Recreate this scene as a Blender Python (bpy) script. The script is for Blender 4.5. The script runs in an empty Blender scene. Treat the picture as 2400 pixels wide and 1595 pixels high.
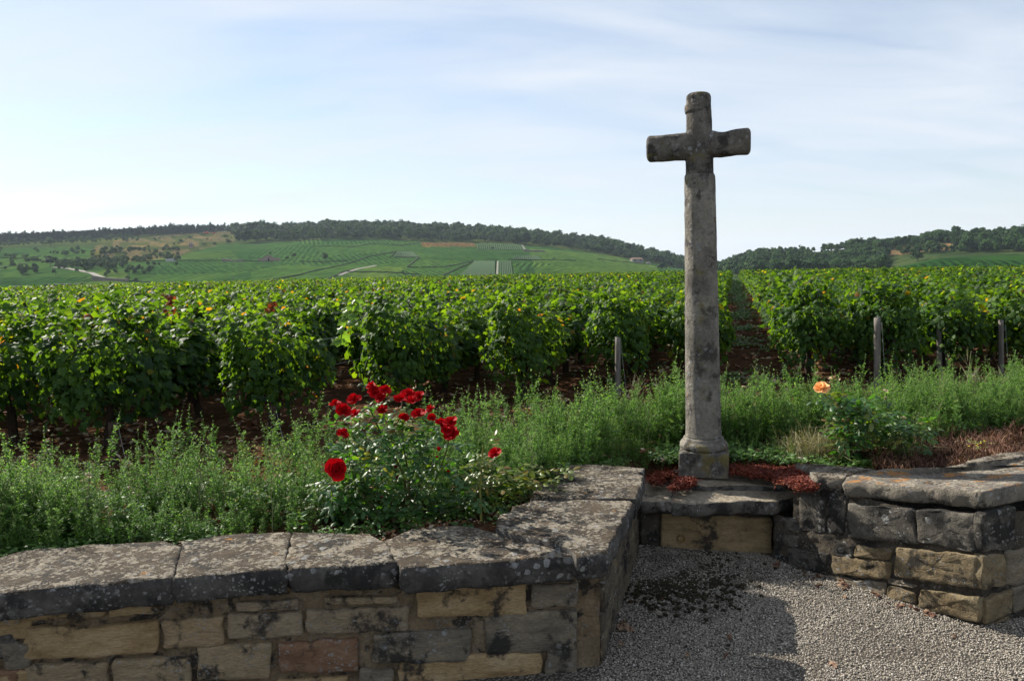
import bpy, bmesh, math, random
import numpy as np
from mathutils import Vector, Matrix, noise

random.seed(7)
rng = np.random.default_rng(7)
scene = bpy.context.scene
R = math.radians

# ------------------------------------------------------------------ camera
W, H, F = 2400.0, 1595.0, 1867.0
CAMZ = 1.75
PITCH = math.atan(177.5 / F)
ROLL = R(-1.2)
M = Matrix.Rotation(math.pi / 2 - PITCH, 3, 'X') @ Matrix.Rotation(ROLL, 3, 'Z')
cam_d = bpy.data.cameras.new("camera")
cam = bpy.data.objects.new("camera", cam_d)
scene.collection.objects.link(cam)
cam.location = (0, 0, CAMZ)
cam.rotation_euler = M.to_euler()
cam_d.sensor_width = 36
cam_d.lens = F / W * 36
cam_d.clip_start = 0.05
cam_d.clip_end = 12000
scene.camera = cam

# ------------------------------------------------------------------ sky, sun, exposure
SUN_EL, SUN_AZ = R(34), R(-50)          # azimuth from +Y towards +X
TO_SUN = Vector((math.sin(SUN_AZ) * math.cos(SUN_EL), math.cos(SUN_AZ) * math.cos(SUN_EL), math.sin(SUN_EL)))
world = bpy.data.worlds.new("World")
scene.world = world
world.use_nodes = True
wt = world.node_tree
wn, wl = wt.nodes, wt.links
wn.clear()
def wnode(t, **k):
    n = wn.new(t)
    for a, b in k.items():
        setattr(n, a, b)
    return n
sky = wnode('ShaderNodeTexSky', sky_type='NISHITA', sun_disc=False)
sky.sun_elevation = SUN_EL
sky.sun_rotation = SUN_AZ
sky.altitude = 250
sky.air_density = 1.0
sky.dust_density = 0.4
sky.ozone_density = 1.2
tc = wnode('ShaderNodeTexCoord')
sep = wnode('ShaderNodeSeparateXYZ')
wl.new(tc.outputs['Generated'], sep.inputs[0])
def wmath(op, a, b=None, clamp=False):
    n = wnode('ShaderNodeMath', operation=op, use_clamp=clamp)
    for i, q in enumerate((a, b)):
        if q is None: continue
        if isinstance(q, (int, float)): n.inputs[i].default_value = q
        else: wl.new(q, n.inputs[i])
    return n.outputs[0]
zz = wmath('ADD', wmath('MAXIMUM', sep.outputs[2], 0.0), 0.22)
comb = wnode('ShaderNodeCombineXYZ')
wl.new(wmath('DIVIDE', sep.outputs[0], zz), comb.inputs[0])
wl.new(wmath('DIVIDE', sep.outputs[1], zz), comb.inputs[1])
mp = wnode('ShaderNodeMapping')
mp.inputs['Rotation'].default_value = (0, 0, R(28))
mp.inputs['Scale'].default_value = (0.42, 1.25, 1)
wl.new(comb.outputs[0], mp.inputs[0])
n1 = wnode('ShaderNodeTexNoise')
n1.inputs['Scale'].default_value = 1.1
n1.inputs['Detail'].default_value = 9
n1.inputs['Roughness'].default_value = 0.52
n1.inputs['Distortion'].default_value = 0.7
wl.new(mp.outputs[0], n1.inputs['Vector'])
mp2 = wnode('ShaderNodeMapping')
mp2.inputs['Rotation'].default_value = (0, 0, R(-62))
mp2.inputs['Scale'].default_value = (0.6, 1.9, 1)
wl.new(comb.outputs[0], mp2.inputs[0])
n2w = wnode('ShaderNodeTexNoise')
n2w.inputs['Scale'].default_value = 1.6
n2w.inputs['Detail'].default_value = 8
n2w.inputs['Distortion'].default_value = 0.9
wl.new(mp2.outputs[0], n2w.inputs['Vector'])
nsum = wmath('ADD', wmath('MULTIPLY', n1.outputs[0], 0.48), wmath('MULTIPLY', n2w.outputs[0], 0.52))
rmp = wnode('ShaderNodeMapRange')
rmp.inputs[1].default_value = 0.38
rmp.inputs[2].default_value = 0.64
rmp.inputs[3].default_value = 0.36
rmp.inputs[4].default_value = 0.95
wl.new(nsum, rmp.inputs[0])
# whiter close to the horizon (thin layer of vapour)
hz = wmath('POWER', wmath('SUBTRACT', 1.0, wmath('MAXIMUM', sep.outputs[2], 0.0)), 7.0)
fac = wmath('MAXIMUM', rmp.outputs[0], wmath('MULTIPLY', hz, 0.9), True)
mix = wnode('ShaderNodeMix', data_type='RGBA')
wl.new(fac, mix.inputs[0])
SKYG = wnode('ShaderNodeMix', data_type='RGBA', blend_type='MULTIPLY')
SKYG.inputs[0].default_value = 1
SKYG.inputs[7].default_value = (1.22, 1.27, 1.33, 1)
wl.new(sky.outputs[0], SKYG.inputs[6])
wl.new(SKYG.outputs[2], mix.inputs[6])
mix.inputs[7].default_value = (8.0, 8.6, 9.45, 1)
bg = wnode('ShaderNodeBackground')
bg.inputs['Strength'].default_value = 0.052
wl.new(mix.outputs[2], bg.inputs['Color'])
out = wnode('ShaderNodeOutputWorld')
wl.new(bg.outputs[0], out.inputs['Surface'])

sl = bpy.data.lights.new("sun", 'SUN')
sl.energy = 5.0
sl.angle = R(0.5)
sl.color = (1.0, 0.93, 0.82)
so = bpy.data.objects.new("sun", sl)
scene.collection.objects.link(so)
so.rotation_euler = (-TO_SUN).to_track_quat('-Z', 'Y').to_euler()
so.location = (-20, 10, 20)
vs = scene.view_settings
vs.view_transform = 'Standard'
vs.look = 'None'
vs.exposure = 1.0
vs.gamma = 1.0
vs.use_curve_mapping = False
HAZE = .00007
scene.cycles.max_bounces = 6
scene.cycles.diffuse_bounces = 3
scene.cycles.transmission_bounces = 4
scene.cycles.volume_bounces = 0
scene.cycles.transparent_max_bounces = 6

# ------------------------------------------------------------------ pixel rays
def ray(u, v):
    return (M @ Vector((u - W / 2, -(v - H / 2), -F))).normalized()
def on_z(u, v, z):
    d = ray(u, v)
    t = (z - CAMZ) / d.z
    return Vector((0, 0, CAMZ)) + d * t
def on_y(u, v, y):
    d = ray(u, v)
    return Vector((0, 0, CAMZ)) + d * (y / d.y)
def on_plane(u, v, p0, p1, off=0.0):
    """vertical plane through plan points p0, p1"""
    a = Vector((p1[0] - p0[0], p1[1] - p0[1], 0)).normalized()
    n = Vector((a.y, -a.x, 0))
    c = Vector((0, 0, CAMZ))
    d = ray(u, v)
    q = Vector((p0[0], p0[1], 0)) + n * off
    return c + d * ((q - c).dot(n) / d.dot(n))
def lerp_tab(tab, x):
    if x <= tab[0][0]: return tab[0][1]
    for (a, b), (c, d) in zip(tab, tab[1:]):
        if x <= c: return b + (d - b) * (x - a) / (c - a)
    return tab[-1][1]
def nz(p, s=1.0, o=0.0):
    return noise.noise(Vector(p) * s + Vector((o, o * 1.7, -o)))
def fbm(p, s=1.0, o=0.0, n=4):
    a, t, f = 1.0, 0.0, s
    for k in range(n):
        t += a * nz(p, f, o + k * 9.1); a *= .5; f *= 2.0
    return t

# ------------------------------------------------------------------ object helpers
COL = scene.collection
def mesh_from(name, verts, faces, smooth=False):
    me = bpy.data.meshes.new(name)
    me.from_pydata([tuple(v) for v in verts], [], [tuple(int(i) for i in f) for f in faces])
    if smooth:
        me.polygons.foreach_set('use_smooth', [True] * len(me.polygons))
    me.update()
    return me
def mesh_np(name, V, tris, smooth=False):
    me = bpy.data.meshes.new(name)
    V = np.asarray(V, dtype=np.float32); T = np.asarray(tris, dtype=np.int32)
    me.vertices.add(len(V)); me.vertices.foreach_set('co', V.ravel())
    me.loops.add(T.size); me.loops.foreach_set('vertex_index', T.ravel())
    me.polygons.add(len(T))
    me.polygons.foreach_set('loop_start', np.arange(0, T.size, 3, dtype=np.int32))
    me.polygons.foreach_set('loop_total', np.full(len(T), 3, dtype=np.int32))
    if smooth:
        me.polygons.foreach_set('use_smooth', np.ones(len(T), dtype=bool))
    me.update(calc_edges=True)
    return me
def link(name, me, mat=None, parent=None, kind=None):
    o = bpy.data.objects.new(name, me)
    COL.objects.link(o)
    if mat is not None and me is not None and not me.materials:
        me.materials.append(mat)
    if parent is not None: o.parent = parent
    if kind: o['kind'] = kind
    return o
def thing(name, loc=(0, 0, 0), rz=0.0):
    o = bpy.data.objects.new(name, None)
    COL.objects.link(o)
    o.location = loc
    o.rotation_euler = (0, 0, rz)
    o.empty_display_size = 0.1
    return o
def tag(o, label=None, cat=None, group=None, kind=None):
    if label: o['label'] = label
    if cat: o['category'] = cat
    if group: o['group'] = group
    if kind: o['kind'] = kind
    return o
def copy_tree(o, parent=None):
    c = o.copy()
    COL.objects.link(c)
    if parent is not None: c.parent = parent
    for ch in o.children:
        copy_tree(ch, c)
    return c
def localize(parent, verts):
    p = Vector(parent.location)
    return [Vector(v) - p for v in verts]

def tube(pts, rad, sides=6, cap=True):
    """verts, faces of a tapered tube"""
    V, Fs = [], []
    n = len(pts)
    pts = [Vector(p) for p in pts]
    rad = rad if isinstance(rad, (list, tuple)) else [rad] * n
    up = Vector((0.13, 0.21, 1)).normalized()
    for i, p in enumerate(pts):
        d = (pts[min(i + 1, n - 1)] - pts[max(i - 1, 0)]).normalized()
        a = d.cross(up)
        if a.length < 1e-3: a = d.cross(Vector((1, 0, 0)))
        a.normalize()
        b = d.cross(a)
        for k in range(sides):
            t = 2 * math.pi * k / sides
            V.append(p + (a * math.cos(t) + b * math.sin(t)) * rad[i])
    for i in range(n - 1):
        for k in range(sides):
            k2 = (k + 1) % sides
            Fs.append((i * sides + k, i * sides + k2, (i + 1) * sides + k2, (i + 1) * sides + k))
    if cap:
        Fs.append(tuple(range(sides)))
        Fs.append(tuple((n - 1) * sides + k for k in reversed(range(sides))))
    return V, Fs
def merge(parts):
    V, Fs = [], []
    for v, f in parts:
        o = len(V)
        V += list(v)
        Fs += [tuple(i + o for i in q) for q in f]
    return V, Fs
def loft(rings, cap0=False, cap1=False):
    n = len(rings[0]); V = []; Fs = []
    for r in rings: V += list(r)
    for i in range(len(rings) - 1):
        for k in range(n):
            k2 = (k + 1) % n
            Fs.append((i * n + k, i * n + k2, (i + 1) * n + k2, (i + 1) * n + k))
    def cap(i, flip):
        c = sum((Vector(p) for p in rings[i]), Vector()) / n
        V.append(c); ci = len(V) - 1
        for k in range(n):
            k2 = (k + 1) % n
            Fs.append((i * n + k2, i * n + k, ci) if flip else (i * n + k, i * n + k2, ci))
    if cap0: cap(0, True)
    if cap1: cap(len(rings) - 1, False)
    return V, Fs

# leaf clouds --------------------------------------------------------
def norm_rows(a):
    return a / np.maximum(np.linalg.norm(a, axis=1, keepdims=True), 1e-6)
def cloud(tv, tf, P, N, T, S):
    P = np.asarray(P, float); N = norm_rows(np.asarray(N, float)); T = np.asarray(T, float)
    T = norm_rows(T - N * (T * N).sum(1, keepdims=True))
    B = np.cross(T, N)
    S = np.asarray(S, float)[:, None, None]
    V = P[:, None, :] + S * (tv[None, :, 0:1] * B[:, None, :] + tv[None, :, 1:2] * T[:, None, :] + tv[None, :, 2:3] * N[:, None, :])
    n = len(P); k = len(tv)
    Tt = tf[None, :, :] + (np.arange(n) * k)[:, None, None]
    return V.reshape(-1, 3), Tt.reshape(-1, 3)
def fan(outline, centre, zf):
    pts = [(x, y, zf(x, y)) for x, y in outline] + [(centre[0], centre[1], zf(*centre) + 0.03)]
    k = len(outline)
    return np.array(pts), np.array([(i, (i + 1) % k, k) for i in range(k)])
VINE_OUT = [(0, 0), (.24, -.13), (.5, .05), (.39, .3), (.56, .58), (.24, .62), (0, 1.02), (-.26, .6), (-.55, .55), (-.38, .28), (-.5, .04), (-.25, -.14)]
VINE_T = fan(VINE_OUT, (0, .36), lambda x, y: -.28 * abs(x) - .22 * y * y + .05 * math.sin(9 * x + 5 * y))
VINE_MID = fan([(0, 0), (.46, -.05), (.4, .3), (.52, .6), (0, 1.02), (-.52, .58), (-.4, .3), (-.46, -.05)], (0, .4), lambda x, y: -.28 * abs(x) - .22 * y * y)
VINE_FAR = fan([(0, 0), (.5, .05), (.5, .6), (0, 1), (-.5, .6), (-.5, .05)], (0, .4), lambda x, y: -.25 * abs(x) - .2 * y * y)
OVAL_T = fan([(0, 0), (.22, .2), (.3, .5), (.2, .8), (0, 1.05), (-.2, .8), (-.3, .5), (-.22, .2)], (0, .5), lambda x, y: -.35 * abs(x) * 1.0 - .16 * y * y + .0)
LANCE_T = (np.array([(0, 0, 0), (.13, .4, -.02), (0, 1, -.12), (-.13, .4, -.02)]), np.array([(0, 1, 2), (0, 2, 3)]))
DIAM_T = (np.array([(0, -.5, 0), (.42, 0, -.1), (0, .5, 0), (-.42, 0, -.1)]), np.array([(0, 1, 2), (0, 2, 3)]))

# ------------------------------------------------------------------ materials
def newmat(name):
    m = bpy.data.materials.new(name)
    m.use_nodes = True
    nt = m.node_tree
    b = nt.nodes['Principled BSDF']
    return m, nt, b
class NT:
    def __init__(s, nt): s.nt = nt
    def n(s, t, **k):
        q = s.nt.nodes.new(t)
        for a, b in k.items(): setattr(q, a, b)
        return q
    def l(s, a, b): s.nt.links.new(a, b)
    def noise(s, vec, scale, detail=4, rough=.55, dist=0):
        q = s.n('ShaderNodeTexNoise')
        q.inputs['Scale'].default_value = scale; q.inputs['Detail'].default_value = detail
        q.inputs['Roughness'].default_value = rough; q.inputs['Distortion'].default_value = dist
        if vec is not None: s.l(vec, q.inputs['Vector'])
        return q.outputs[0]
    def voro(s, vec, scale, feature='F1', rnd=1.0, outp='Distance'):
        q = s.n('ShaderNodeTexVoronoi', feature=feature)
        q.inputs['Scale'].default_value = scale
        q.inputs['Randomness'].default_value = rnd
        s.l(vec, q.inputs['Vector'])
        return q.outputs[outp]
    def ramp(s, f, stops, interp='LINEAR'):
        q = s.n('ShaderNodeValToRGB')
        cr = q.color_ramp; cr.interpolation = interp
        while len(cr.elements) < len(stops): cr.elements.new(.5)
        for e, (p, c) in zip(cr.elements, stops):
            e.position = p; e.color = (c[0], c[1], c[2], 1)
        s.l(f, q.inputs[0])
        return q.outputs[0]
    def rng(s, f, a, b, c=0.0, d=1.0):
        q = s.n('ShaderNodeMapRange'); q.interpolation_type = 'SMOOTHSTEP'
        for i, x in enumerate((a, b, c, d)): q.inputs[i + 1].default_value = x
        s.l(f, q.inputs[0]); return q.outputs[0]
    def mth(s, op, a, b=0.0):
        q = s.n('ShaderNodeMath', operation=op)
        for i, x in enumerate((a, b)):
            if isinstance(x, (int, float)): q.inputs[i].default_value = x
            else: s.l(x, q.inputs[i])
        return q.outputs[0]
    def mix(s, f, a, b, mode='MIX'):
        q = s.n('ShaderNodeMix', data_type='RGBA', blend_type=mode)
        for i, x in ((0, f), (6, a), (7, b)):
            if isinstance(x, (int, float)): q.inputs[i].default_value = x
            elif isinstance(x, (tuple, list)): q.inputs[i].default_value = (x[0], x[1], x[2], 1)
            else: s.l(x, q.inputs[i])
        return q.outputs[2]
    def bump(s, h, strength, dist, prev=None):
        q = s.n('ShaderNodeBump')
        q.inputs['Strength'].default_value = strength; q.inputs['Distance'].default_value = dist
        s.l(h, q.inputs['Height'])
        if prev is not None: s.l(prev, q.inputs['Normal'])
        return q.outputs[0]
    def scaled(s, vec, sc):
        q = s.n('ShaderNodeMapping'); q.inputs['Scale'].default_value = sc
        s.l(vec, q.inputs[0]); return q.outputs[0]

STONE = .62
def sc3(c, k=.66): return tuple(q * k for q in c)
def mat_stone(name, cols, stain=.35, white=.4, orange=.1, ochre=0.0, crust=0.0, layered=False, scale=1.0, stain_col=(.02, .019, .018), bump=1.0, facevar=0.0):
    cols = [tuple(q * STONE for q in c) for c in cols]
    m, nt, b = newmat(name); g = NT(nt)
    pos = g.n('ShaderNodeNewGeometry').outputs['Position']
    warp = g.n('ShaderNodeVectorMath', operation='ADD')
    wn_ = g.n('ShaderNodeTexNoise'); wn_.inputs['Scale'].default_value = 22; g.l(pos, wn_.inputs['Vector'])
    ws = g.n('ShaderNodeVectorMath', operation='SCALE'); ws.inputs['Scale'].default_value = .03; g.l(wn_.outputs[1], ws.inputs[0])
    g.l(pos, warp.inputs[0]); g.l(ws.outputs[0], warp.inputs[1])
    wp = warp.outputs[0]
    p2 = g.scaled(pos, (1, 1, 3 if layered else 1))
    big = g.noise(p2, 6 * scale, 6, .6)
    fine = g.noise(p2, 45 * scale, 6, .65)
    col = g.ramp(big, [(.3, cols[0]), (.5, cols[1]), (.7, cols[2])])
    if facevar:
        oi = g.n('ShaderNodeObjectInfo').outputs['Random']
        col = g.mix(facevar, col, g.ramp(oi, [(0, (.28, .19, .09)), (.3, (.34, .25, .13)), (.5, (.17, .155, .13)), (.7, (.27, .21, .13)), (.85, (.22, .14, .09)), (1, (.15, .15, .14))]))
    col = g.mix(.55, col, g.ramp(fine, [(.3, (.45, .45, .45)), (.7, (1.35, 1.33, 1.3))]), 'MULTIPLY')
    # dark crust of old lichen and soot
    st = g.noise(wp, 5.5 * scale, 8, .68)
    stm = g.rng(st, .62 - stain * .35, .70 - stain * .3)
    stf = g.mth('MULTIPLY', stm, .9)
    col = g.mix(stf, col, stain_col)
    h = g.mth('ADD', g.mth('MULTIPLY', fine, .6), g.mth('MULTIPLY', big, .8))
    if crust:
        c1 = g.noise(wp, 48 * scale, 7, .68, .5)
        c2 = g.noise(wp, 9 * scale, 3, .5)
        cm = g.rng(g.mth('ADD', c1, g.mth('MULTIPLY', c2, .55)), .86 - crust * .2, .90 - crust * .2)
        col = g.mix(g.mth('MULTIPLY', cm, .85), col, g.ramp(fine, [(.3, (.14, .115, .08)), (.6, (.29, .255, .2)), (.8, (.43, .39, .32))]))
        h = g.mth('ADD', h, g.mth('MULTIPLY', cm, .45))
    if white:
        vd = g.voro(wp, 22 * scale); vb = g.voro(wp, 62 * scale)
        s1 = g.n('ShaderNodeSeparateColor'); g.l(g.voro(wp, 22 * scale, outp='Color'), s1.inputs[0])
        s2 = g.n('ShaderNodeSeparateColor'); g.l(g.voro(wp, 62 * scale, outp='Color'), s2.inputs[0])
        vd = g.mth('ADD', vd, g.mth('MULTIPLY', s1.outputs[0], .42)); vb = g.mth('ADD', vb, g.mth('MULTIPLY', s2.outputs[0], .4))
        vd = g.mth('ADD', vd, g.mth('MULTIPLY', g.mth('SUBTRACT', fine, .5), .5))
        msk = g.noise(pos, 4.0 * scale, 4, .6)
        mm = g.rng(msk, .60 - white * .25, .72 - white * .2)
        w1 = g.mth('MULTIPLY', g.rng(vd, .45, .36), mm)
        w2 = g.mth('MULTIPLY', g.rng(vb, .52, .42), g.rng(g.noise(pos, 9 * scale, 3), .5 - white * .1, .62))
        wf = g.mth('MULTIPLY', g.mth('MAXIMUM', w1, g.mth('MULTIPLY', w2, .8)), .85)
        col = g.mix(wf, col, g.ramp(fine, [(.25, (.14, .14, .135)), (.65, (.31, .31, .30))]))
        h = g.mth('ADD', h, g.mth('MULTIPLY', wf, .3))
    if orange:
        om = g.rng(g.noise(wp, 8 * scale, 5, .6), .70 - orange * .18, .75 - orange * .15)
        col = g.mix(g.mth('MULTIPLY', om, .8), col, g.ramp(fine, [(.3, (.20, .085, .02)), (.7, (.42, .20, .05))]))
    if ochre:
        om = g.rng(g.noise(wp, 5 * scale, 4, .6), .66 - ochre * .2, .74 - ochre * .15)
        col = g.mix(g.mth('MULTIPLY', om, .7), col, (.16, .13, .035))
    g.l(col, b.inputs['Base Color'])
    b.inputs['Roughness'].default_value = .95
    b.inputs['Specular IOR Level'].default_value = .25
    pit = g.voro(pos, 130 * scale)
    nrm = g.bump(h, .9 * bump, .012)
    nrm = g.bump(g.mth('ADD', g.noise(pos, 180 * scale, 3, .7), g.mth('MULTIPLY', g.rng(pit, .0, .35), .8)), .55 * bump, .003, nrm)
    g.l(nrm, b.inputs['Normal'])
    return m

def mat_leaf(name, stops, trans=.4, rough=.45, tcol=(1.25, 1.35, .55), spec=.5, patch=None, objvar=0.0):
    m, nt, b = newmat(name); g = NT(nt)
    geo = g.n('ShaderNodeNewGeometry')
    ri = geo.outputs['Random Per Island']
    col = g.ramp(ri, stops)
    if objvar:
        oi = g.n('ShaderNodeObjectInfo').outputs['Random']
        col = g.mix(objvar, col, g.ramp(oi, [(0, (.5, .6, .6)), (.5, (1, 1, 1)), (1, (1.9, 1.6, 1.0))]), 'MULTIPLY')
    if patch:
        pn = g.noise(geo.outputs['Position'], patch[0], 3, .5)
        col = g.mix(g.rng(pn, patch[1], patch[1] + .1), col, g.mix(1.0, col, patch[2], 'MULTIPLY'))
    g.l(col, b.inputs['Base Color'])
    b.inputs['Roughness'].default_value = rough
    b.inputs['Specular IOR Level'].default_value = spec
    if trans > 0:
        tr = g.n('ShaderNodeBsdfTranslucent')
        g.l(g.mix(1.0, col, tcol, 'MULTIPLY'), tr.inputs['Color'])
        mx = g.n('ShaderNodeMixShader'); mx.inputs[0].default_value = trans
        g.l(b.outputs[0], mx.inputs[1]); g.l(tr.outputs[0], mx.inputs[2])
        g.l(mx.outputs[0], nt.nodes['Material Output'].inputs['Surface'])
    return m
def mat_plain(name, c0, c1, scale=20, rough=.85, bump=.4, dist=.004, aniso=(1, 1, 1)):
    m, nt, b = newmat(name); g = NT(nt)
    pos = g.n('ShaderNodeNewGeometry').outputs['Position']
    n = g.noise(g.scaled(pos, aniso), scale, 6, .65)
    g.l(g.ramp(n, [(.3, c0), (.7, c1)]), b.inputs['Base Color'])
    b.inputs['Roughness'].default_value = rough
    b.inputs['Specular IOR Level'].default_value = .12
    g.l(g.bump(n, bump, dist), b.inputs['Normal'])
    return m

BUFF = [(.32, .21, .10), (.50, .35, .18), (.62, .46, .27)]
M_wallstone = mat_stone('wall_stone', BUFF, stain=.34, white=.4, orange=.0, layered=True, facevar=.55)
M_wallstone_dark = mat_stone('wall_stone_dark', [(.10, .09, .08), (.17, .155, .14), (.24, .22, .19)], stain=.42, white=.4, orange=.0)
M_cap = mat_stone('capstone', [(.06, .044, .03), (.11, .082, .055), (.18, .14, .095)], stain=.34, white=.5, orange=.18, crust=.5, bump=1.6)
M_capr = mat_stone('capstone_orange', [(.12, .10, .085), (.19, .165, .14), (.26, .24, .2)], stain=.25, white=.4, orange=.75, crust=.5)
M_capside = mat_stone('capstone_weathered_side', [(.055, .05, .047), (.1, .092, .085), (.2, .185, .165)], stain=.36, white=.55, orange=.0)
M_mortar = mat_stone('lime_mortar', [(.24, .17, .10), (.36, .265, .16), (.48, .37, .24)], stain=.3, white=.05, orange=.0, scale=1.6, bump=1.5)
M_render = mat_stone('smooth_block', [(.26, .19, .105), (.40, .29, .155), (.52, .38, .21)], stain=.3, white=.0, orange=.0, layered=True, bump=.5)
M_cross = mat_stone('cross_stone', [(.17, .157, .135), (.31, .285, .24), (.48, .44, .37)], stain=.3, white=.72, orange=.12, ochre=.3, scale=1.15, bump=1.6, stain_col=(.05, .046, .04))
M_crosshead = mat_stone('crosshead_stone', [(.12, .11, .095), (.22, .2, .17), (.38, .345, .29)], stain=.36, white=.8, orange=.04, ochre=.42, scale=1.15, bump=1.7, stain_col=(.035, .032, .028))
M_slab = mat_stone('pedestal_slab_stone', [(.28, .225, .155), (.44, .37, .27), (.58, .5, .38)], stain=.12, white=.25, orange=.1, crust=.4, layered=True)
M_wood = mat_plain('weathered_wood', (.08, .07, .06), (.2, .185, .165), 30, .9, .6, .004, (1, 1, .15))
M_bark = mat_plain('vine_bark', (.018, .012, .009), (.07, .05, .036), 60, .95, 1.0, .01, (1, 1, .3))
M_cane = mat_plain('rose_cane', (.04, .05, .015), (.10, .09, .03), 60, .6, .3, .002)
M_stemg = mat_plain('weed_stem', (.05, .085, .03), (.09, .12, .045), 60, .7, .1, .001)
M_wire = mat_plain('trellis_wire', (.16, .16, .16), (.3, .3, .3), 60, .5, .1, .001)

GREEN_V = [(0, (.014, .038, .014)), (.4, (.026, .063, .017)), (.8, (.045, .098, .018)), (.965, (.075, .135, .02)), (.99, (.13, .125, .02)), (1.0, (.17, .06, .02))]
M_vine = mat_leaf('vine_leaf', GREEN_V, trans=.40, rough=.58, spec=.18, tcol=(4.4, 3.7, .5), patch=(.8, .76, (2.6, .9, .5)), objvar=.35)
M_vinefar = mat_leaf('vine_leaf_far', GREEN_V, trans=.46, rough=.58, spec=.15, tcol=(4.2, 3.5, .45), patch=(.4, .78, (1.8, .95, .6)), objvar=.3)
M_vineyellow = mat_leaf('vine_leaf_pale', [(0, (.07, .15, .02)), (1, (.14, .22, .03))], trans=.5, tcol=(1.8, 2.0, .5))
M_weed = mat_leaf('weed_leaf', [(0, (.07, .155, .032)), (.6, (.115, .22, .048)), (.92, (.165, .27, .07)), (1, (.26, .3, .12))], trans=.5, rough=.6, spec=.25, tcol=(1.6, 1.9, .8), objvar=.3)
M_weedseed = mat_leaf('weed_seed', [(0, (.13, .2, .08)), (1, (.2, .27, .11))], trans=.45, rough=.7, spec=.2, tcol=(1.4, 1.6, .9))
M_cover = mat_leaf('ground_leaf', [(0, (.04, .10, .02)), (.7, (.08, .17, .03)), (1, (.14, .22, .05))], trans=.35, rough=.5, objvar=.3)
M_rose = mat_leaf('rose_leaf', [(0, (.02, .06, .02)), (.6, (.038, .10, .026)), (.86, (.075, .14, .022)), (1, (.14, .18, .02))], trans=.36, rough=.46, spec=.42, tcol=(2.5, 2.8, .5))
M_rose_y = mat_leaf('rose_leaf_yellow', [(0, (.42, .40, .03)), (1, (.6, .55, .06))], trans=.3, rough=.4)
M_rose_young = mat_leaf('rose_leaf_young', [(0, (.08, .13, .02)), (.7, (.14, .17, .03)), (1, (.18, .1, .03))], trans=.35, rough=.4)
M_red = mat_leaf('red_petal', [(0, (.2, .001, .004)), (.5, (.36, .002, .006)), (1, (.5, .004, .01))], trans=.22, rough=.65, spec=.1, tcol=(1.2, .5, .5))
M_reddark = mat_leaf('faded_petal', [(0, (.09, .01, .012)), (1, (.16, .02, .02))], trans=.1, rough=.8, spec=.2)
M_peach = mat_leaf('peach_petal', [(0, (.85, .46, .16)), (1, (.9, .58, .28))], trans=.3, rough=.6, spec=.15, tcol=(1.1, .9, .7))
M_sedum = mat_leaf('red_stonecrop', [(0, (.06, .010, .006)), (.5, (.13, .02, .011)), (.9, (.22, .055, .022)), (1, (.12, .12, .03))], trans=.1, rough=.6, spec=.2)
M_dry = mat_leaf('dry_stalk', [(0, (.06, .028, .018)), (.5, (.11, .052, .035)), (.85, (.17, .09, .06)), (1, (.28, .21, .14))], trans=.15, rough=.8, spec=.2)
M_straw = mat_leaf('straw', [(0, (.16, .15, .07)), (1, (.28, .25, .16))], trans=.2, rough=.8, spec=.2)
M_litter = mat_leaf('leaf_litter', [(0, (.12, .04, .02)), (.45, (.2, .09, .045)), (.8, (.34, .2, .1)), (.93, (.42, .34, .25)), (1, (.05, .1, .02))], trans=.1, rough=.8, spec=.2)
M_tree = mat_leaf('tree_leaf', [(0, (.010, .032, .014)), (.5, (.02, .056, .018)), (1, (.042, .09, .02))], trans=.2, rough=.7, spec=.1, objvar=.65)
M_pine = mat_leaf('pine_leaf', [(0, (.006, .02, .014)), (1, (.013, .036, .02))], trans=.1, rough=.8, spec=.1, objvar=.4)
M_treebark = mat_plain('tree_bark', (.03, .025, .02), (.07, .06, .05), 3)

# gravel and soil ----------------------------------------------------
def mat_gravel():
    m, nt, b = newmat('gravel'); g = NT(nt)
    pos = g.n('ShaderNodeNewGeometry').outputs['Position']
    vc = g.voro(pos, 85, outp='Color'); vd = g.voro(pos, 85)
    sepc = g.n('ShaderNodeSeparateColor'); g.l(vc, sepc.inputs[0])
    col = g.ramp(sepc.outputs[0], [(0, (.12, .10, .08)), (.5, (.2, .175, .14)), (1, (.3, .265, .215))])
    col = g.mix(g.rng(vd, .35, .6), col, (.03, .026, .02))
    mud = g.rng(g.noise(pos, 2.2, 5, .6), .5, .66)
    col = g.mix(g.mth('MULTIPLY', mud, .5), col, (.06, .045, .03))
    g.l(col, b.inputs['Base Color']); b.inputs['Roughness'].default_value = .95
    g.l(g.bump(g.rng(vd, .6, 0), .9, .008), b.inputs['Normal'])
    return m
M_gravel = mat_gravel()
def mat_pebble():
    m, nt, b = newmat('pebble'); g = NT(nt)
    oi = g.n('ShaderNodeObjectInfo').outputs['Random']
    pos = g.n('ShaderNodeNewGeometry').outputs['Position']
    col = g.ramp(oi, [(0, (.18, .158, .128)), (.4, (.25, .222, .182)), (.75, (.33, .297, .25)), (.93, (.4, .37, .32)), (1, (.52, .49, .44))])
    col = g.mix(.5, col, g.ramp(g.noise(pos, 160, 3), [(.3, (.55, .52, .48)), (.7, (1.2, 1.2, 1.2))]), 'MULTIPLY')
    g.l(col, b.inputs['Base Color']); b.inputs['Roughness'].default_value = .9
    return m
M_pebble = mat_pebble()
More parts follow.
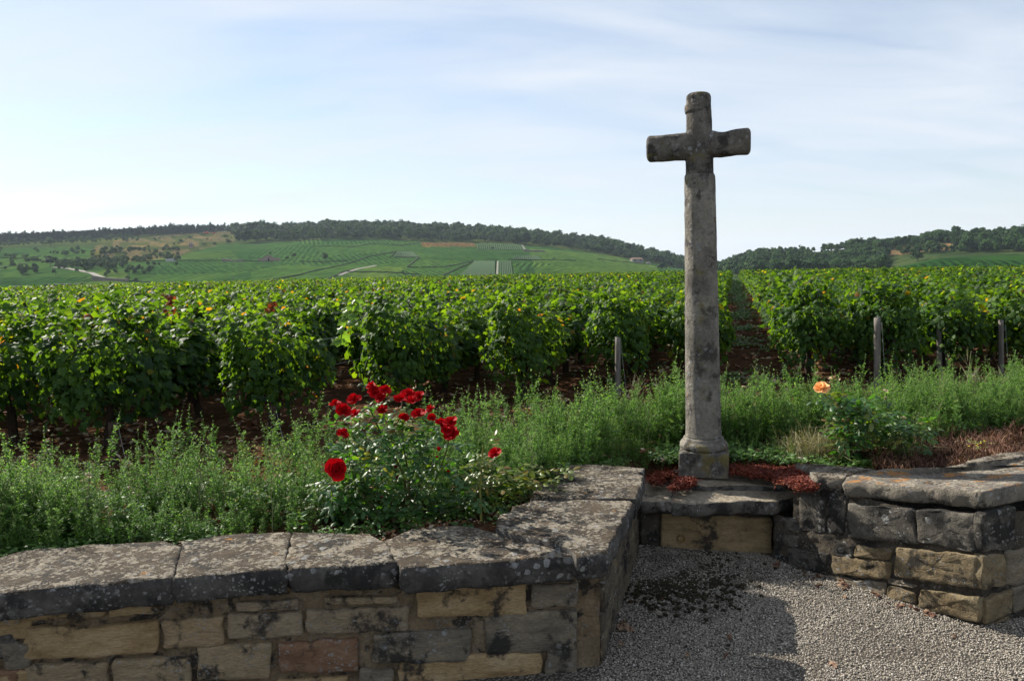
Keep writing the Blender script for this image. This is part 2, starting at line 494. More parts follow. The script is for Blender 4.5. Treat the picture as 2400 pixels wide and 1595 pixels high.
def mat_ground():
    """one sheet: bed and vineyard soil close by, plots, woodland floor and meadow on the hills (vertex colours hold crop colour)"""
    m, nt, b = newmat('terrain'); g = NT(nt)
    pos = g.n('ShaderNodeNewGeometry').outputs['Position']
    at = g.n('ShaderNodeAttribute', attribute_name='land')
    n1 = g.noise(pos, 3, 8, .7); n2 = g.noise(pos, 40, 4, .7)
    soil = g.ramp(n1, [(.3, (.04, .024, .014)), (.55, (.085, .046, .027)), (.75, (.16, .10, .06))])
    soil = g.mix(.6, soil, g.ramp(n2, [(.3, (.4, .4, .4)), (.7, (1.5, 1.45, 1.4))]), 'MULTIPLY')
    v = g.n('ShaderNodeTexVoronoi'); v.inputs['Scale'].default_value = .011
    wq = g.n('ShaderNodeMapping'); wq.inputs['Rotation'].default_value = (0, 0, .5); wq.inputs['Scale'].default_value = (1.3, .6, 0)
    g.l(pos, wq.inputs[0]); g.l(wq.outputs[0], v.inputs['Vector'])
    sc = g.n('ShaderNodeSeparateColor'); g.l(v.outputs['Color'], sc.inputs[0])
    plots = g.ramp(sc.outputs[0], [(0, (.6, .72, .7)), (.5, (1, 1, 1)), (1, (1.5, 1.3, 1.1))])
    crop = g.mix(1.0, at.outputs['Color'], plots, 'MULTIPLY')
    ang = g.mth('MULTIPLY', g.mth('SUBTRACT', sc.outputs[1], .5), 1.1)
    sp = g.n('ShaderNodeSeparateXYZ'); g.l(pos, sp.inputs[0])
    rowx = g.mth('ADD', g.mth('MULTIPLY', sp.outputs[0], g.mth('COSINE', ang)), g.mth('MULTIPLY', sp.outputs[1], g.mth('SINE', ang)))
    rowy = g.mth('SUBTRACT', g.mth('MULTIPLY', sp.outputs[1], g.mth('COSINE', ang)), g.mth('MULTIPLY', sp.outputs[0], g.mth('SINE', ang)))
    cmb = g.n('ShaderNodeCombineXYZ'); g.l(g.mth('MULTIPLY', rowx, 1.0), cmb.inputs[0]); g.l(g.mth('MULTIPLY', rowy, .13), cmb.inputs[1])
    far = g.noise(cmb.outputs[0], .38, 5, .72)
    stripe = g.mth('MULTIPLY', g.mth('SINE', g.mth('MULTIPLY', rowx, 1.35)), g.mth('MULTIPLY', sc.outputs[2], .17))
    far = g.mth('ADD', far, stripe)
    bigp = g.noise(pos, .02, 4, .6)
    crop = g.mix(.8, crop, g.ramp(bigp, [(.35, (.75, .85, .8)), (.65, (1.35, 1.2, 1.05))]), 'MULTIPLY')
    crop = g.mix(.9, crop, g.ramp(far, [(.36, (.35, .4, .4)), (.5, (1, 1, 1)), (.64, (1.7, 1.6, 1.35))]), 'MULTIPLY')
    col = g.mix(at.outputs['Alpha'], soil, crop)
    g.l(col, b.inputs['Base Color']); b.inputs['Roughness'].default_value = .95
    b.inputs['Specular IOR Level'].default_value = 0
    near = g.bump(g.mth('ADD', n1, g.mth('MULTIPLY', n2, .5)), 1.0, .05)
    g.l(g.bump(far, .9, 1.2, near), b.inputs['Normal'])
    return m
M_ground = mat_ground()

# ------------------------------------------------------------------ terrain
def az_te(u, v):
    d = ray(u, v)
    return math.atan2(d.x, d.y), d.z / math.hypot(d.x, d.y)
def to_tab(lst):
    return [az_te(u, v) for u, v in lst]
CREST = to_tab([(-900, 585), (-400, 574), (0, 566), (200, 557), (400, 545), (540, 541), (700, 537), (860, 533), (1000, 536), (1100, 540), (1200, 548), (1300, 558), (1400, 572), (1500, 592), (1580, 612), (1640, 624), (1690, 624), (1760, 606), (1850, 594), (1950, 586), (2060, 574), (2200, 562), (2300, 557), (2400, 549), (2900, 540), (3600, 540)])
TREEL = to_tab([(-900, 596), (-400, 590), (0, 583), (300, 577), (540, 572), (800, 561), (900, 561), (1100, 569), (1200, 572), (1300, 580), (1400, 593), (1500, 612), (1580, 628), (1690, 640), (1800, 640), (2000, 640), (2100, 625), (2200, 603), (2400, 597), (2900, 595), (3600, 595)])
BASE = to_tab([(-900, 715), (0, 692), (1200, 672), (1600, 665), (1800, 660), (2400, 655), (3600, 650)])
def rscale(az):
    u = 1200 + F * math.tan(max(-1.2, min(1.2, az)))
    t = max(0, min(1, (u - 1580) / 200)); t = t * t * (3 - 2 * t)
    return 1 - .3 * t
def field_z(r):
    return .5 - .012 * max(0, r - 6)
FIELD_R = 92.0
def terr_z(az, r):
    if r <= FIELD_R: return field_z(r)
    s = rscale(az)
    ks = [(FIELD_R, field_z(FIELD_R)), (150, -6.0), (450 * s, CAMZ + 450 * s * lerp_tab(BASE, az)),
          (900 * s, CAMZ + 900 * s * lerp_tab(TREEL, az)), (1150 * s, CAMZ + 1150 * s * lerp_tab(CREST, az))]
    zc = ks[-1][1]
    ks += [(1500 * s, zc - 12), (2300, zc * .6 - 25), (3300, CAMZ + 3300 * az_te(1720, 611)[1]), (5000, -20)]
    z = lerp_tab(ks, r)
    if r > 200: z += 1.6 * nz((r * math.sin(az) * .012, r * math.cos(az) * .012, 0))
    return z
def far_pt(u, v):
    az, te = az_te(u, v)
    s = rscale(az); lo, hi = 300 * s, 1150 * s
    for k in range(40):
        mid = (lo + hi) / 2
        if terr_z(az, mid) < CAMZ + te * mid: lo = mid
        else: hi = mid
    return Vector((lo * math.sin(az), lo * math.cos(az), terr_z(az, lo)))
def ground_at(x, y):
    return terr_z(math.atan2(x, y), math.hypot(x, y))
def px(p):
    q = M.transposed() @ (Vector(p) - Vector((0, 0, CAMZ)))
    return W / 2 + F * q.x / -q.z, H / 2 - F * q.y / -q.z
def inpoly(x, y, poly):
    c = False; j = len(poly) - 1
    for i in range(len(poly)):
        xi, yi = poly[i][:2]; xj, yj = poly[j][:2]
        if (yi > y) != (yj > y) and x < (xj - xi) * (y - yi) / (yj - yi) + xi: c = not c
        j = i
    return c

# plan lines of the walls (unprojected once, then ordinary metres)
FL0, FL1 = Vector((-1.93, 3.03, 0)), Vector((.36, 3.33, 0))        # front face of the left wall
FLdir = (FL1 - FL0).normalized()
FLX = FL0 - FLdir * 4.0
RT1 = Vector((.72, 4.66, 0))                                       # end of its return
PR0 = on_z(1812, 1308, 0); PR1 = on_z(2297, 1468, 0)               # right wall, face towards the recess
PR2 = PR1 + Vector((.3, .11, 0)).normalized() * 3.0                # its other face
PD0, PD1 = Vector((.74, 4.69, 0)), Vector((PR0.x, 4.64, 0))        # pedestal face
mid_line = [(-7.0, 2.6), (FLX.x, FLX.y + .2), (FL0.x, FL0.y + .2), (.2, 3.5), (.55, 4.72), (.8, 4.95), (1.5, 4.95), (1.75, 4.75), (2.35, 4.15), (3.3, 4.35), (5.3, 4.9), (9, 6)]
def r_mid(az):
    d = Vector((math.sin(az), math.cos(az)))
    best = None
    for a, b in zip(mid_line, mid_line[1:]):
        a = Vector(a); e = Vector(b) - a
        den = d.x * e.y - d.y * e.x
        if abs(den) < 1e-9: continue
        t = (a.x * e.y - a.y * e.x) / den
        s = (a.x * d.y - a.y * d.x) / den
        if t > 0 and -1e-6 <= s <= 1 + 1e-6: best = t if best is None else min(best, t)
    return best
MEADOW = [(210, 600), (230, 568), (330, 556), (480, 544), (560, 541), (548, 566), (470, 585), (420, 600), (330, 612), (250, 612)]
MEADOW_R = [[(1880, 592), (1950, 589), (2000, 590), (1960, 597), (1900, 600)], [(2060, 592), (2100, 581), (2190, 572), (2260, 568), (2260, 582), (2150, 592), (2080, 600)]]
BROWN = [(985, 567), (1110, 569), (1118, 578), (990, 578)]
LIGHT = [(1240, 582), (1420, 596), (1540, 625), (1560, 660), (1260, 660)]
PALE = [[(300, 600), (540, 585), (560, 608), (300, 610)], [(170, 665), (250, 630), (300, 640), (300, 680)], [(870, 625), (960, 625), (900, 650), (800, 650)]]
def land(u, v, r, az):
    if r < FIELD_R: return (.05, .09, .02, 0.0)
    s = rscale(az)
    if r < 260: return (.05, .09, .02, 1)
    if inpoly(u, v, MEADOW): return (.095, .08, .042, 1) if nz((u * .03, v * .12, 0)) > -.02 else (.045, .06, .02, 1)
    for q in MEADOW_R:
        if inpoly(u, v, q): return (.1, .072, .04, 1)
    if inpoly(u, v, BROWN): return (.1, .065, .03, 1)
    if u > 1640 and not (u > 2080 and v > 592 + (2400 - u) * .03): return (.03, .05, .018, 1)
    if r > 905 * s: return (.035, .055, .02, 1)
    if inpoly(u, v, LIGHT): return (.055, .10, .025, 1)
    for q in PALE:
        if inpoly(u, v, q): return (.045, .085, .022, 1)
    if u > 2080: return (.014, .045, .01, 1)
    return (.028, .068, .02, 1)
def build_terrain():
    azs = list(np.concatenate([np.arange(-78, -34, 1.5), np.arange(-34, 34, .09), np.arange(34, 78.1, 1.5)]))
    f = np.concatenate([np.array([0, .02, .05, .09, .14, .2, .28, .38, .5, .65, .82, 1.0])])
    rads = list(np.geomspace(6.5, FIELD_R, 42)[1:]) + [110, 150, 220, 300, 370] + list(np.arange(420, 1320, 9)) + [1380, 1500, 1800, 2300, 2700, 3000, 3300, 3700, 5000]
    V, C, nr = [], [], len(f) + len(rads)
    for a in azs:
        az = R(float(a)); r0 = r_mid(az) or 7.0
        r0 = min(r0, 6.4)
        rr = list(r0 + f * (6.5 - r0)) + rads
        sa, ca = math.sin(az), math.cos(az)
        for i, r in enumerate(rr):
            x, y = r * sa, r * ca
            z = terr_z(az, r)
            if r < 30: z += .018 * fbm((x, y, 0), 2.2) - (.012 if r < 4 else 0)
            if r < 9: z -= .13 * math.exp(-((x - 1.25) / .55) ** 2 - ((y - 5.0) / .28) ** 2)
            if i == 0: z = .3
            V.append((x, y, z))
            if r > FIELD_R:
                u, v = px((x, y, z)); C.append(land(u, v, r, az))
            else: C.append((.05, .09, .02, 0))
    Fs = []
    for i in range(len(azs) - 1):
        for j in range(nr - 1):
            a = i * nr + j
            Fs.append((a, a + nr, a + nr + 1, a + 1))
    me = mesh_from('terrain', V, Fs, True)
    ca_ = me.color_attributes.new('land', 'FLOAT_COLOR', 'POINT')
    ca_.data.foreach_set('color', np.array(C, dtype=np.float32).ravel())
    o = link('ground', me, M_ground)
    tag(o, kind='structure')
build_terrain()

# gravel sheet (the recess and the yard the camera stands in)
def build_gravel():
    V, Fs = [], []
    xs = list(np.linspace(-30, -.2, 30)) + list(np.linspace(0, 4, 61)) + list(np.linspace(4.5, 30, 26))
    ys = list(np.linspace(-30, 2.4, 33)) + list(np.linspace(2.5, 5.3, 43))
    for y in ys:
        for x in xs:
            V.append((x, y, .012 * fbm((x, y, 3), 1.8) + (.05 * max(0, 1 - math.hypot(x - .78, y - 4.6) / .6))))
    n = len(xs)
    for j in range(len(ys) - 1):
        for i in range(n - 1):
            a = j * n + i
            Fs.append((a, a + 1, a + n + 1, a + n))
    tag(link('gravel_yard', mesh_from('gravel_yard', V, Fs, True), M_gravel), kind='structure')
build_gravel()

# ------------------------------------------------------------------ geometry-node scatter for uncountable stuff
def gn_scatter(name, pts, protos, label, cat):
    """pts: list of (x,y,z, rx,ry,rz, scale, pick)"""
    me = bpy.data.meshes.new(name)
    A = np.array(pts, dtype=np.float32)
    me.vertices.add(len(A)); me.vertices.foreach_set('co', A[:, :3].ravel())
    a = me.attributes.new('rot', 'FLOAT_VECTOR', 'POINT'); a.data.foreach_set('vector', A[:, 3:6].ravel())
    a = me.attributes.new('scl', 'FLOAT', 'POINT'); a.data.foreach_set('value', A[:, 6].ravel())
    a = me.attributes.new('pick', 'INT', 'POINT'); a.data.foreach_set('value', A[:, 7].astype(np.int32))
    me.update()
    c = bpy.data.collections.new(name + '_kinds')
    for p in protos: c.objects.link(p)
    o = link(name, me)
    tag(o, label, cat, kind='stuff')
    g = bpy.data.node_groups.new(name, 'GeometryNodeTree')
    g.interface.new_socket('Geometry', in_out='INPUT', socket_type='NodeSocketGeometry')
    g.interface.new_socket('Geometry', in_out='OUTPUT', socket_type='NodeSocketGeometry')
    N = g.nodes; L = g.links
    gi, go = N.new('NodeGroupInput'), N.new('NodeGroupOutput')
    ci = N.new('GeometryNodeCollectionInfo'); ci.inputs['Collection'].default_value = c
    ci.inputs['Separate Children'].default_value = True; ci.inputs['Reset Children'].default_value = True
    ip = N.new('GeometryNodeInstanceOnPoints'); ip.inputs['Pick Instance'].default_value = True
    def attr(nm, t):
        q = N.new('GeometryNodeInputNamedAttribute'); q.data_type = t; q.inputs['Name'].default_value = nm
        return [s for s in q.outputs if s.enabled and s.name == 'Attribute'][0]
    L.new(gi.outputs[0], ip.inputs['Points']); L.new(ci.outputs[0], ip.inputs['Instance'])
    L.new(attr('pick', 'INT'), ip.inputs['Instance Index'])
    L.new(attr('rot', 'FLOAT_VECTOR'), ip.inputs['Rotation'])
    L.new(attr('scl', 'FLOAT'), ip.inputs['Scale'])
    L.new(ip.outputs[0], go.inputs[0])
    md = o.modifiers.new('scatter', 'NODES'); md.node_group = g
    return o
def proto(name, me, mat=None):
    o = bpy.data.objects.new(name, me)
    if mat is not None and not me.materials: me.materials.append(mat)
    return o

# ------------------------------------------------------------------ masonry
def resample(pts, step, jit=0.0, seed=0):
    outp = []
    n = len(pts)
    for i in range(n):
        a, b = Vector(pts[i]), Vector(pts[(i + 1) % n])
        k = max(1, int(round((b - a).length / step)))
        for q in range(k): outp.append(a.lerp(b, q / k))
    return outp
def round_poly(pts, times=1, amt=.18):
    for _ in range(times):
        o = []
        n = len(pts)
        for i in range(n):
            p, a, b = Vector(pts[i]), Vector(pts[i - 1]), Vector(pts[(i + 1) % n])
            o.append(p.lerp(a, min(amt, .02 / max((p - a).length, 1e-4)) if amt < .1 else amt))
            o.append(p.lerp(b, amt))
        pts = o
    return pts
def cap_mesh(outline, thick, seed, step=.022, rough=.006, under=.015):
    """outline: world points (with z) going round; returns verts, faces, side-face flags"""
    pts = resample(outline, step)
    pts = [p + Vector((fbm(p, 5, 71, 4), fbm(p, 5, 93, 4), .25 * nz(p, 6, 55))) * .016 for p in pts]
    n = len(pts)
    c = sum(pts, Vector()) / n
    def out_dir(p):
        d = Vector((p.x - c.x, p.y - c.y, 0)); return d.normalized()
    base = []
    for i, p in enumerate(pts):
        d = out_dir(p)
        e = .004 + rough * (fbm(p, 14, seed, 4) * 1.1) + .010 * nz(p, 3.5, seed)
        chip = max(0, nz(p, 9, seed + 5) - .25) * .05
        base.append((p + d * (e - chip), chip))
    rings = []
    for f in (.25, .5, .72, .88, .965):
        r = []
        for (p, ch), p0 in zip(base, pts):
            q = c.lerp(p, f)
            q = Vector((q.x, q.y, q.z + .0045 * fbm(q, 10, seed, 4)))
            r.append(q)
        rings.append(r)
    r = []
    for p, ch in base:
        r.append(Vector((p.x, p.y, p.z - .005 - ch * .5 + .007 * nz(p, 24, seed))))
    rings.append(r)
    top_n = len(rings)
    for f in (.3, .6, .85, 1.0):
        r = []
        for p, ch in base:
            d = out_dir(p)
            w = p + d * ((.002 + .005 * math.sin(f * 3)) + rough * 2.0 * fbm((p.x, p.y, p.z - f * thick), 11, seed + 3, 3) - under * f * f)
            r.append(Vector((w.x, w.y, p.z - thick * f - .007)))
        rings.append(r)
    rings.append([c.lerp(Vector((p.x, p.y, c.z)), .8) - Vector((0, 0, thick + .008)) for p, ch in base])
    V, Fs = [], []
    V.append(Vector((c.x, c.y, c.z + .0045 * fbm(c, 10, seed, 4))))
    for r in rings: V += r
    kinds = []
    for k in range(n):
        Fs.append((0, 1 + k, 1 + (k + 1) % n)); kinds.append(0)
    for i in range(len(rings) - 1):
        for k in range(n):
            k2 = (k + 1) % n; a = 1 + i * n; b2 = a + n
            Fs.append((a + k, b2 + k, b2 + k2, a + k2)); kinds.append(0 if i < top_n - 1 else 1)
    return V, Fs, kinds
def capstone(parent, outline, thick, seed, mats=(None, None), label=None, **k):
    V, Fs, kinds = cap_mesh(outline, thick, seed, **k)
    # consistent outward orientation
    me = mesh_from('capstone', localize(parent, V), Fs, True)
    me.materials.append(mats[0] or M_cap); me.materials.append(mats[1] or M_capside)
    me.polygons.foreach_set('material_index', kinds)
    bm = bmesh.new(); bm.from_mesh(me); bmesh.ops.recalc_face_normals(bm, faces=bm.faces); bm.to_mesh(me); bm.free()
    o = link('capstone', me, None, parent)
    if label: o['label'] = label
    return o
def stone_block(parent, quad, n, depth, proud, seed, mat, name='stone', bulge=.008, rough=.006, label=None):
    """quad: four world points on a vertical face (round), n outward normal"""
    q = [Vector(p) for p in quad]
    c = sum(q, Vector()) / 4
    _t = (q[1] - q[0]).normalized()
    q = [p + _t * random.uniform(-.008, .008) + Vector((0, 0, random.uniform(-.008, .008))) for p in q]
    # inset slightly and round the corners
    pts = []
    for i in range(4):
        p, a, b = q[i], q[i - 1], q[(i + 1) % 4]
        ra = min(.012, (p - a).length * .2); rb = min(.012, (p - b).length * .2)
        j = .5 + .9 * random.random()
        pts += [p + (a - p).normalized() * ra * j, p.lerp(p + ((a - p).normalized() * ra + (b - p).normalized() * rb) * .5, .55), p + (b - p).normalized() * rb * j]
    pts = resample(pts, .024)
    k = len(pts)
    def wob(p, a=.0135):
        d = (p - c).normalized()
        return p + d * (a * fbm(p, 13, seed, 3) - .001)
    edge = [wob(p) for p in pts]
    rings = [[p - n * depth for p in edge], [p + n * (proud - .004) for p in edge]]
    for f, h in ((.98, .0), (.93, .7), (.72, .9), (.45, 1.0), (.2, 1.0)):
        r = []
        for p in edge:
            s = c.lerp(p, f)
            r.append(s + n * (proud + bulge * h + (rough * fbm((s.x, s.y, s.z * 2.2), 16, seed, 4) if f < .95 else rough * .4 * nz(s, 22, seed))))
        rings.append(r)
    V, Fs = loft(rings, cap0=False, cap1=True)
    V[-1] = c + n * (proud + bulge + rough * fbm(c, 16, seed, 3))
    me = mesh_from(name, localize(parent, V), Fs, True)
    bm = bmesh.new(); bm.from_mesh(me); bmesh.ops.recalc_face_normals(bm, faces=bm.faces); bm.to_mesh(me); bm.free()
    # the open back would confuse normals: make sure the front looks outwards
    if me.polygons[len(me.polygons) - 1].normal.dot(n) < 0: me.flip_normals()
    o = link(name, me, mat, parent)
    if label: o['label'] = label
    return o
def face_grid(parent, p0, p1, z0, z1, off, n, step=.016, amp=.010, seed=0, name='mortar', mat=None):
    L = (Vector((p1.x, p1.y, 0)) - Vector((p0.x, p0.y, 0))).length
    nu = max(2, int(L / step)); nv = max(2, int((z1 - z0) / step))
    V, Fs = [], []
    for j in range(nv + 1):
        for i in range(nu + 1):
            p = Vector((p0.x, p0.y, 0)).lerp(Vector((p1.x, p1.y, 0)), i / nu); p.z = z0 + (z1 - z0) * j / nv
            V.append(p + n * (off + amp * fbm(p, 16, seed, 4)))
    for j in range(nv):
        for i in range(nu):
            a = j * (nu + 1) + i
            Fs.append((a, a + 1, a + nu + 2, a + nu + 1))
    return V, Fs
def core_box(poly, z0, z1):
    n = len(poly)
    V = [Vector((p[0], p[1], z0)) for p in poly] + [Vector((p[0], p[1], z1)) for p in poly]
    Fs = [tuple(range(n)), tuple(reversed(range(n, 2 * n)))]
    for i in range(n):
        j = (i + 1) % n
        Fs.append((i, j, n + j, n + i))
    return V, Fs
def caps_px(lst): return [on_z(u, v, z) for u, v, z in lst]

FN = Vector((FLdir.y, -FLdir.x, 0))                                # outward normal of the front face
RTdir = (RT1 - FL1).normalized(); RN = Vector((RTdir.y, -RTdir.x, 0))
lw = thing('garden_wall', (-.8, 3.3, 0))
tag(lw, 'low wall of buff rubble stone under thick lichened capstones, behind which the red roses grow', 'wall')
# masonry core with rough mortar faces
parts = []
parts.append(face_grid(lw, FLX, FL1 - FLdir * .005, -.05, .455, -.004, FN, seed=3))
parts.append(face_grid(lw, FL1, RT1, -.05, .455, -.004, RN, seed=8))
mo = link('mortar', mesh_from('mortar', localize(lw, merge(parts)[0]), merge(parts)[1], True), M_mortar, lw)
Fi, Ri = -FN * .016, -RN * .016
cor = FL1 + (-FN - RN) * .012
back0 = FLX - FN * .36; back1 = FL1 - FN * .36 - FLdir * .34
corepoly = [(FLX + Fi)[:2], cor[:2], (RT1 + Ri)[:2], (RT1 - RN * .42)[:2], back1[:2], back0[:2]]
cv, cf = core_box(corepoly, -.1, .452)
link('rubble_core', mesh_from('rubble_core', localize(lw, cv), cf), M_mortar, lw)

# capstones of the left wall (outlines: pixel, height)
Z = .56
capsL = [
    ([(-420, 1424, Z), (-420, 1330, Z), (-190, 1312, Z), (-75, 1322, Z), (-62, 1396, Z)], .1),
    ([(-52, 1393, Z), (-40, 1318, Z), (52, 1290, Z), (135, 1281, Z), (385, 1267, Z), (418, 1277, Z), (404, 1351, Z)], .105),
    ([(410, 1350, Z), (428, 1264, Z), (560, 1250, Z), (684, 1245, Z), (664, 1333, Z)], .1),
    ([(668, 1333, Z), (690, 1247, Z), (860, 1249, Z), (893, 1262, Z), (931, 1318, Z)], .1),
    ([(940, 1332, .555), (902, 1264, .555), (960, 1243, .555), (1065, 1229, .555), (1120, 1236, .555), (1180, 1250, .55), (1345, 1286, .55), (1350, 1298, .55)], .105),
    ([(1352, 1300, .57), (1340, 1280, .575), (1162, 1237, .58), (1160, 1218, .58), (1200, 1186, .58), (1250, 1171, .58), (1484, 1172, .58), (1437, 1266, .575), (1424, 1293, .565)], .1),
    ([(1248, 1166, .565), (1262, 1138, .565), (1340, 1128, .57), (1504, 1121, .575), (1492, 1166, .57)], .1),
    ([(1318, 1112, .57), (1300, 1100, .57), (1316, 1087, .575), (1420, 1090, .575), (1508, 1095, .58), (1503, 1121, .575), (1400, 1125, .57)], .1),
]
for i, (o_, th) in enumerate(capsL):
    capstone(lw, caps_px(o_), th, 10 + i * 7)
# stones of the front face, measured one by one
def fq(u0, v0, u1, v1, dv=0.0):
    k = dv if dv else -(u1 - u0) * .035
    return [on_plane(u0, v1 - 0, FL0, FL1), on_plane(u1, v1 + k, FL0, FL1), on_plane(u1, v0 + k, FL0, FL1), on_plane(u0, v0, FL0, FL1)]
frontS = [(-60, 1478, 40, 1545, 'd'), (58, 1462, 372, 1540, 'b'), (380, 1445, 527, 1515, 'm'), (535, 1438, 714, 1492, 'm'), (719, 1428, 958, 1480, 'm'),
          (975, 1372, 1238, 1447, 'b'), (1247, 1364, 1352, 1420, 'g'), (868, 1480, 1106, 1552, 'g'), (1136, 1436, 1352, 1526, 'g'), (655, 1499, 842, 1574, 'r'),
          (466, 1510, 634, 1588, 'm'), (266, 1540, 452, 1612, 'm'), (64, 1552, 254, 1625, 'm'), (-60, 1568, 50, 1640, 'r'), (936, 1536, 1266, 1606, 'b'), (1276, 1520, 1352, 1610, 'g'),
          (652, 1588, 812, 1660, 'b'), (836, 1562, 925, 1640, 'g'), (464, 1600, 640, 1670, 'b'), (1028, 1618, 1200, 1690, 'r'), (1215, 1620, 1352, 1700, 'm'),
          (60, 1418, 250, 1448, 'm'), (262, 1412, 372, 1440, 'm'), (-60, 1425, 48, 1462, 'm'), (560, 1408, 700, 1428, 'm'), (760, 1398, 930, 1418, 'm')]
M_buff = mat_stone('buff_stone', BUFF, stain=.26, white=.0, orange=.0, layered=True, bump=.8)
M_grey = mat_stone('grey_stone', [(.16, .14, .11), (.26, .22, .165), (.38, .31, .21)], stain=.32, white=.34, orange=.0, layered=True)
M_reds = mat_stone('red_stone', [(.2, .11, .065), (.30, .17, .10), (.36, .23, .14)], stain=.3, white=.2, orange=.0, layered=True, bump=.8)
M_dark = M_wallstone_dark
MK = {'b': M_buff, 'g': M_grey, 'r': M_reds, 'm': M_wallstone, 'd': M_dark}
for i, (a, b, c, d, k) in enumerate(frontS):
    stone_block(lw, fq(a, b, c, d), FN, .03, .010 + .008 * random.random(), i * 3.3, MK[k])
# plainer coursed stones for a stretch of face
def course_face(parent, p0, p1, n, z0, z1, heights, seed, matf, lmin=.12, lmax=.32, gap=.012, proud=.008, rough=.006):
    rd = random.Random(seed)
    L = (p1 - p0).length; a = (p1 - p0).normalized(); z = z0; ci = 0
    while z < z1 - .03:
        h = min(heights[ci % len(heights)], z1 - z); ci += 1
        s = rd.uniform(-.1, 0)
        while s < L - .03:
            l = rd.uniform(lmin, lmax)
            s0, s1 = max(s, .004), min(s + l, L - .004)
            if L - s1 < .05: s1 = L - .004
            if s1 - s0 > .04:
                j = lambda: rd.uniform(-.006, .006)
                q = [p0 + a * (s0 + gap / 2) + Vector((0, 0, z + gap / 2 + j())), p0 + a * (s1 - gap / 2) + Vector((0, 0, z + gap / 2 + j())),
                     p0 + a * (s1 - gap / 2) + Vector((0, 0, z + h - gap / 2 + j())), p0 + a * (s0 + gap / 2) + Vector((0, 0, z + h - gap / 2 + j()))]
                stone_block(parent, q, n, .03, proud + rd.uniform(-.003, .008), rd.uniform(0, 99), matf(rd), rough=rough)
            s = s1
        z += h
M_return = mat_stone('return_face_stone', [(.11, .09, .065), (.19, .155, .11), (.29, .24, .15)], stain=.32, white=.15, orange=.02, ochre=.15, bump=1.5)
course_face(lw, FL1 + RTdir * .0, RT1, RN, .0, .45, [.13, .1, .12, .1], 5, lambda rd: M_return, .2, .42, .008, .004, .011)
course_face(lw, FLX, FL0 + FLdir * .02, FN, .0, .43, [.11, .09, .12, .11], 9, lambda rd: rd.choice([M_wallstone, M_buff, M_grey]))

# ------------------------------------------------------------------ right wall
rwt = thing('garden_wall', (2.3, 4.0, 0))
tag(rwt, 'low stone wall turning a corner on the right, its capstones stained with orange lichen', 'wall')
PRd = (PR1 - PR0).normalized(); PN = Vector((PRd.y, -PRd.x, 0))
QRd = (PR2 - PR1).normalized(); QN = Vector((QRd.y, -QRd.x, 0))
parts = [face_grid(rwt, PR0, PR0 + PRd * .13, -.05, .27, -.002, PN, seed=31), face_grid(rwt, PR0 + PRd * .13, PR1, -.05, .49, -.002, PN, seed=31), face_grid(rwt, PR1, PR2, -.05, .53, -.002, QN, seed=37)]
mv, mf = merge(parts)
M_mortar_d = mat_stone('old_mortar', [(.07, .055, .04), (.12, .1, .075), (.18, .15, .11)], stain=.35, white=.3, orange=.0, scale=1.4, bump=1.5)
link('mortar', mesh_from('mortar', localize(rwt, mv), mf, True), M_mortar_d, rwt)
c0 = PR1 + (-PN - QN) * .012
wb = [(PR0 + PRd * .13 - PN * .012), c0, PR2 - QN * .012, PR2 - QN * .40, PR1 - QN * .40 - PN * .34 + QRd * .15, PR0 + PRd * .13 - PN * .40]
cv, cf = core_box([p[:2] for p in wb], -.1, .478)
link('rubble_core', mesh_from('rubble_core', localize(rwt, cv), cf), M_mortar_d, rwt)
def c4(x, y): return 1800 + x / 2.4317, 950 + y / 2.4317
def quad4(pl, *pts):
    return [on_plane(*c4(*p), *pl) for p in pts]
M_tan = mat_stone('tan_stone', [(.22, .16, .085), (.33, .255, .15), (.44, .36, .22)], stain=.34, white=.15, orange=.0, bump=1.8)
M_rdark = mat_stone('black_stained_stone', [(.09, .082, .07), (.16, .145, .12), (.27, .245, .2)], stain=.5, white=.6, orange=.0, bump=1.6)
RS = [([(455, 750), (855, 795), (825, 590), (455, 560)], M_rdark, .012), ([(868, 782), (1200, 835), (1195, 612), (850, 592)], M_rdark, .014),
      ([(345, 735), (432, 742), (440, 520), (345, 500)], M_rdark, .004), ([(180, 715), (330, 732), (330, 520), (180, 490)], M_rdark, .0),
      ([(500, 862), (705, 885), (715, 815), (505, 795)], M_tan, .012), ([(370, 955), (708, 992), (714, 895), (370, 862)], M_tan, .01),
      ([(720, 972), (1200, 1045), (1205, 852), (735, 806)], M_tan, .022), ([(688, 1098), (850, 1133), (850, 1062), (688, 1030)], M_tan, .014),
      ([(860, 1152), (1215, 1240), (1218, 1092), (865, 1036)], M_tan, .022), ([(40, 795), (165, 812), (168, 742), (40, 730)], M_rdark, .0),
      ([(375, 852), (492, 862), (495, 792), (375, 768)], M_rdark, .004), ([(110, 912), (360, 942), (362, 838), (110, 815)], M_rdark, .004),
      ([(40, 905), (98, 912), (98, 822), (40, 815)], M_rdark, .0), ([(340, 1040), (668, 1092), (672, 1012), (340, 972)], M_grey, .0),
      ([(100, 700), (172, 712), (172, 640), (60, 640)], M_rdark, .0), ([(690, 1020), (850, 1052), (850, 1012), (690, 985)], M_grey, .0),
      ([(900, 1235), (1215, 1320), (1215, 1255), (900, 1175)], M_tan, .0)]
for i, (q, mm, pr) in enumerate(RS):
    stone_block(rwt, quad4((PR0, PR1), *q), PN, .03, .002 + pr * .7, 50 + i * 2.7, mm, rough=.012, bulge=.004)
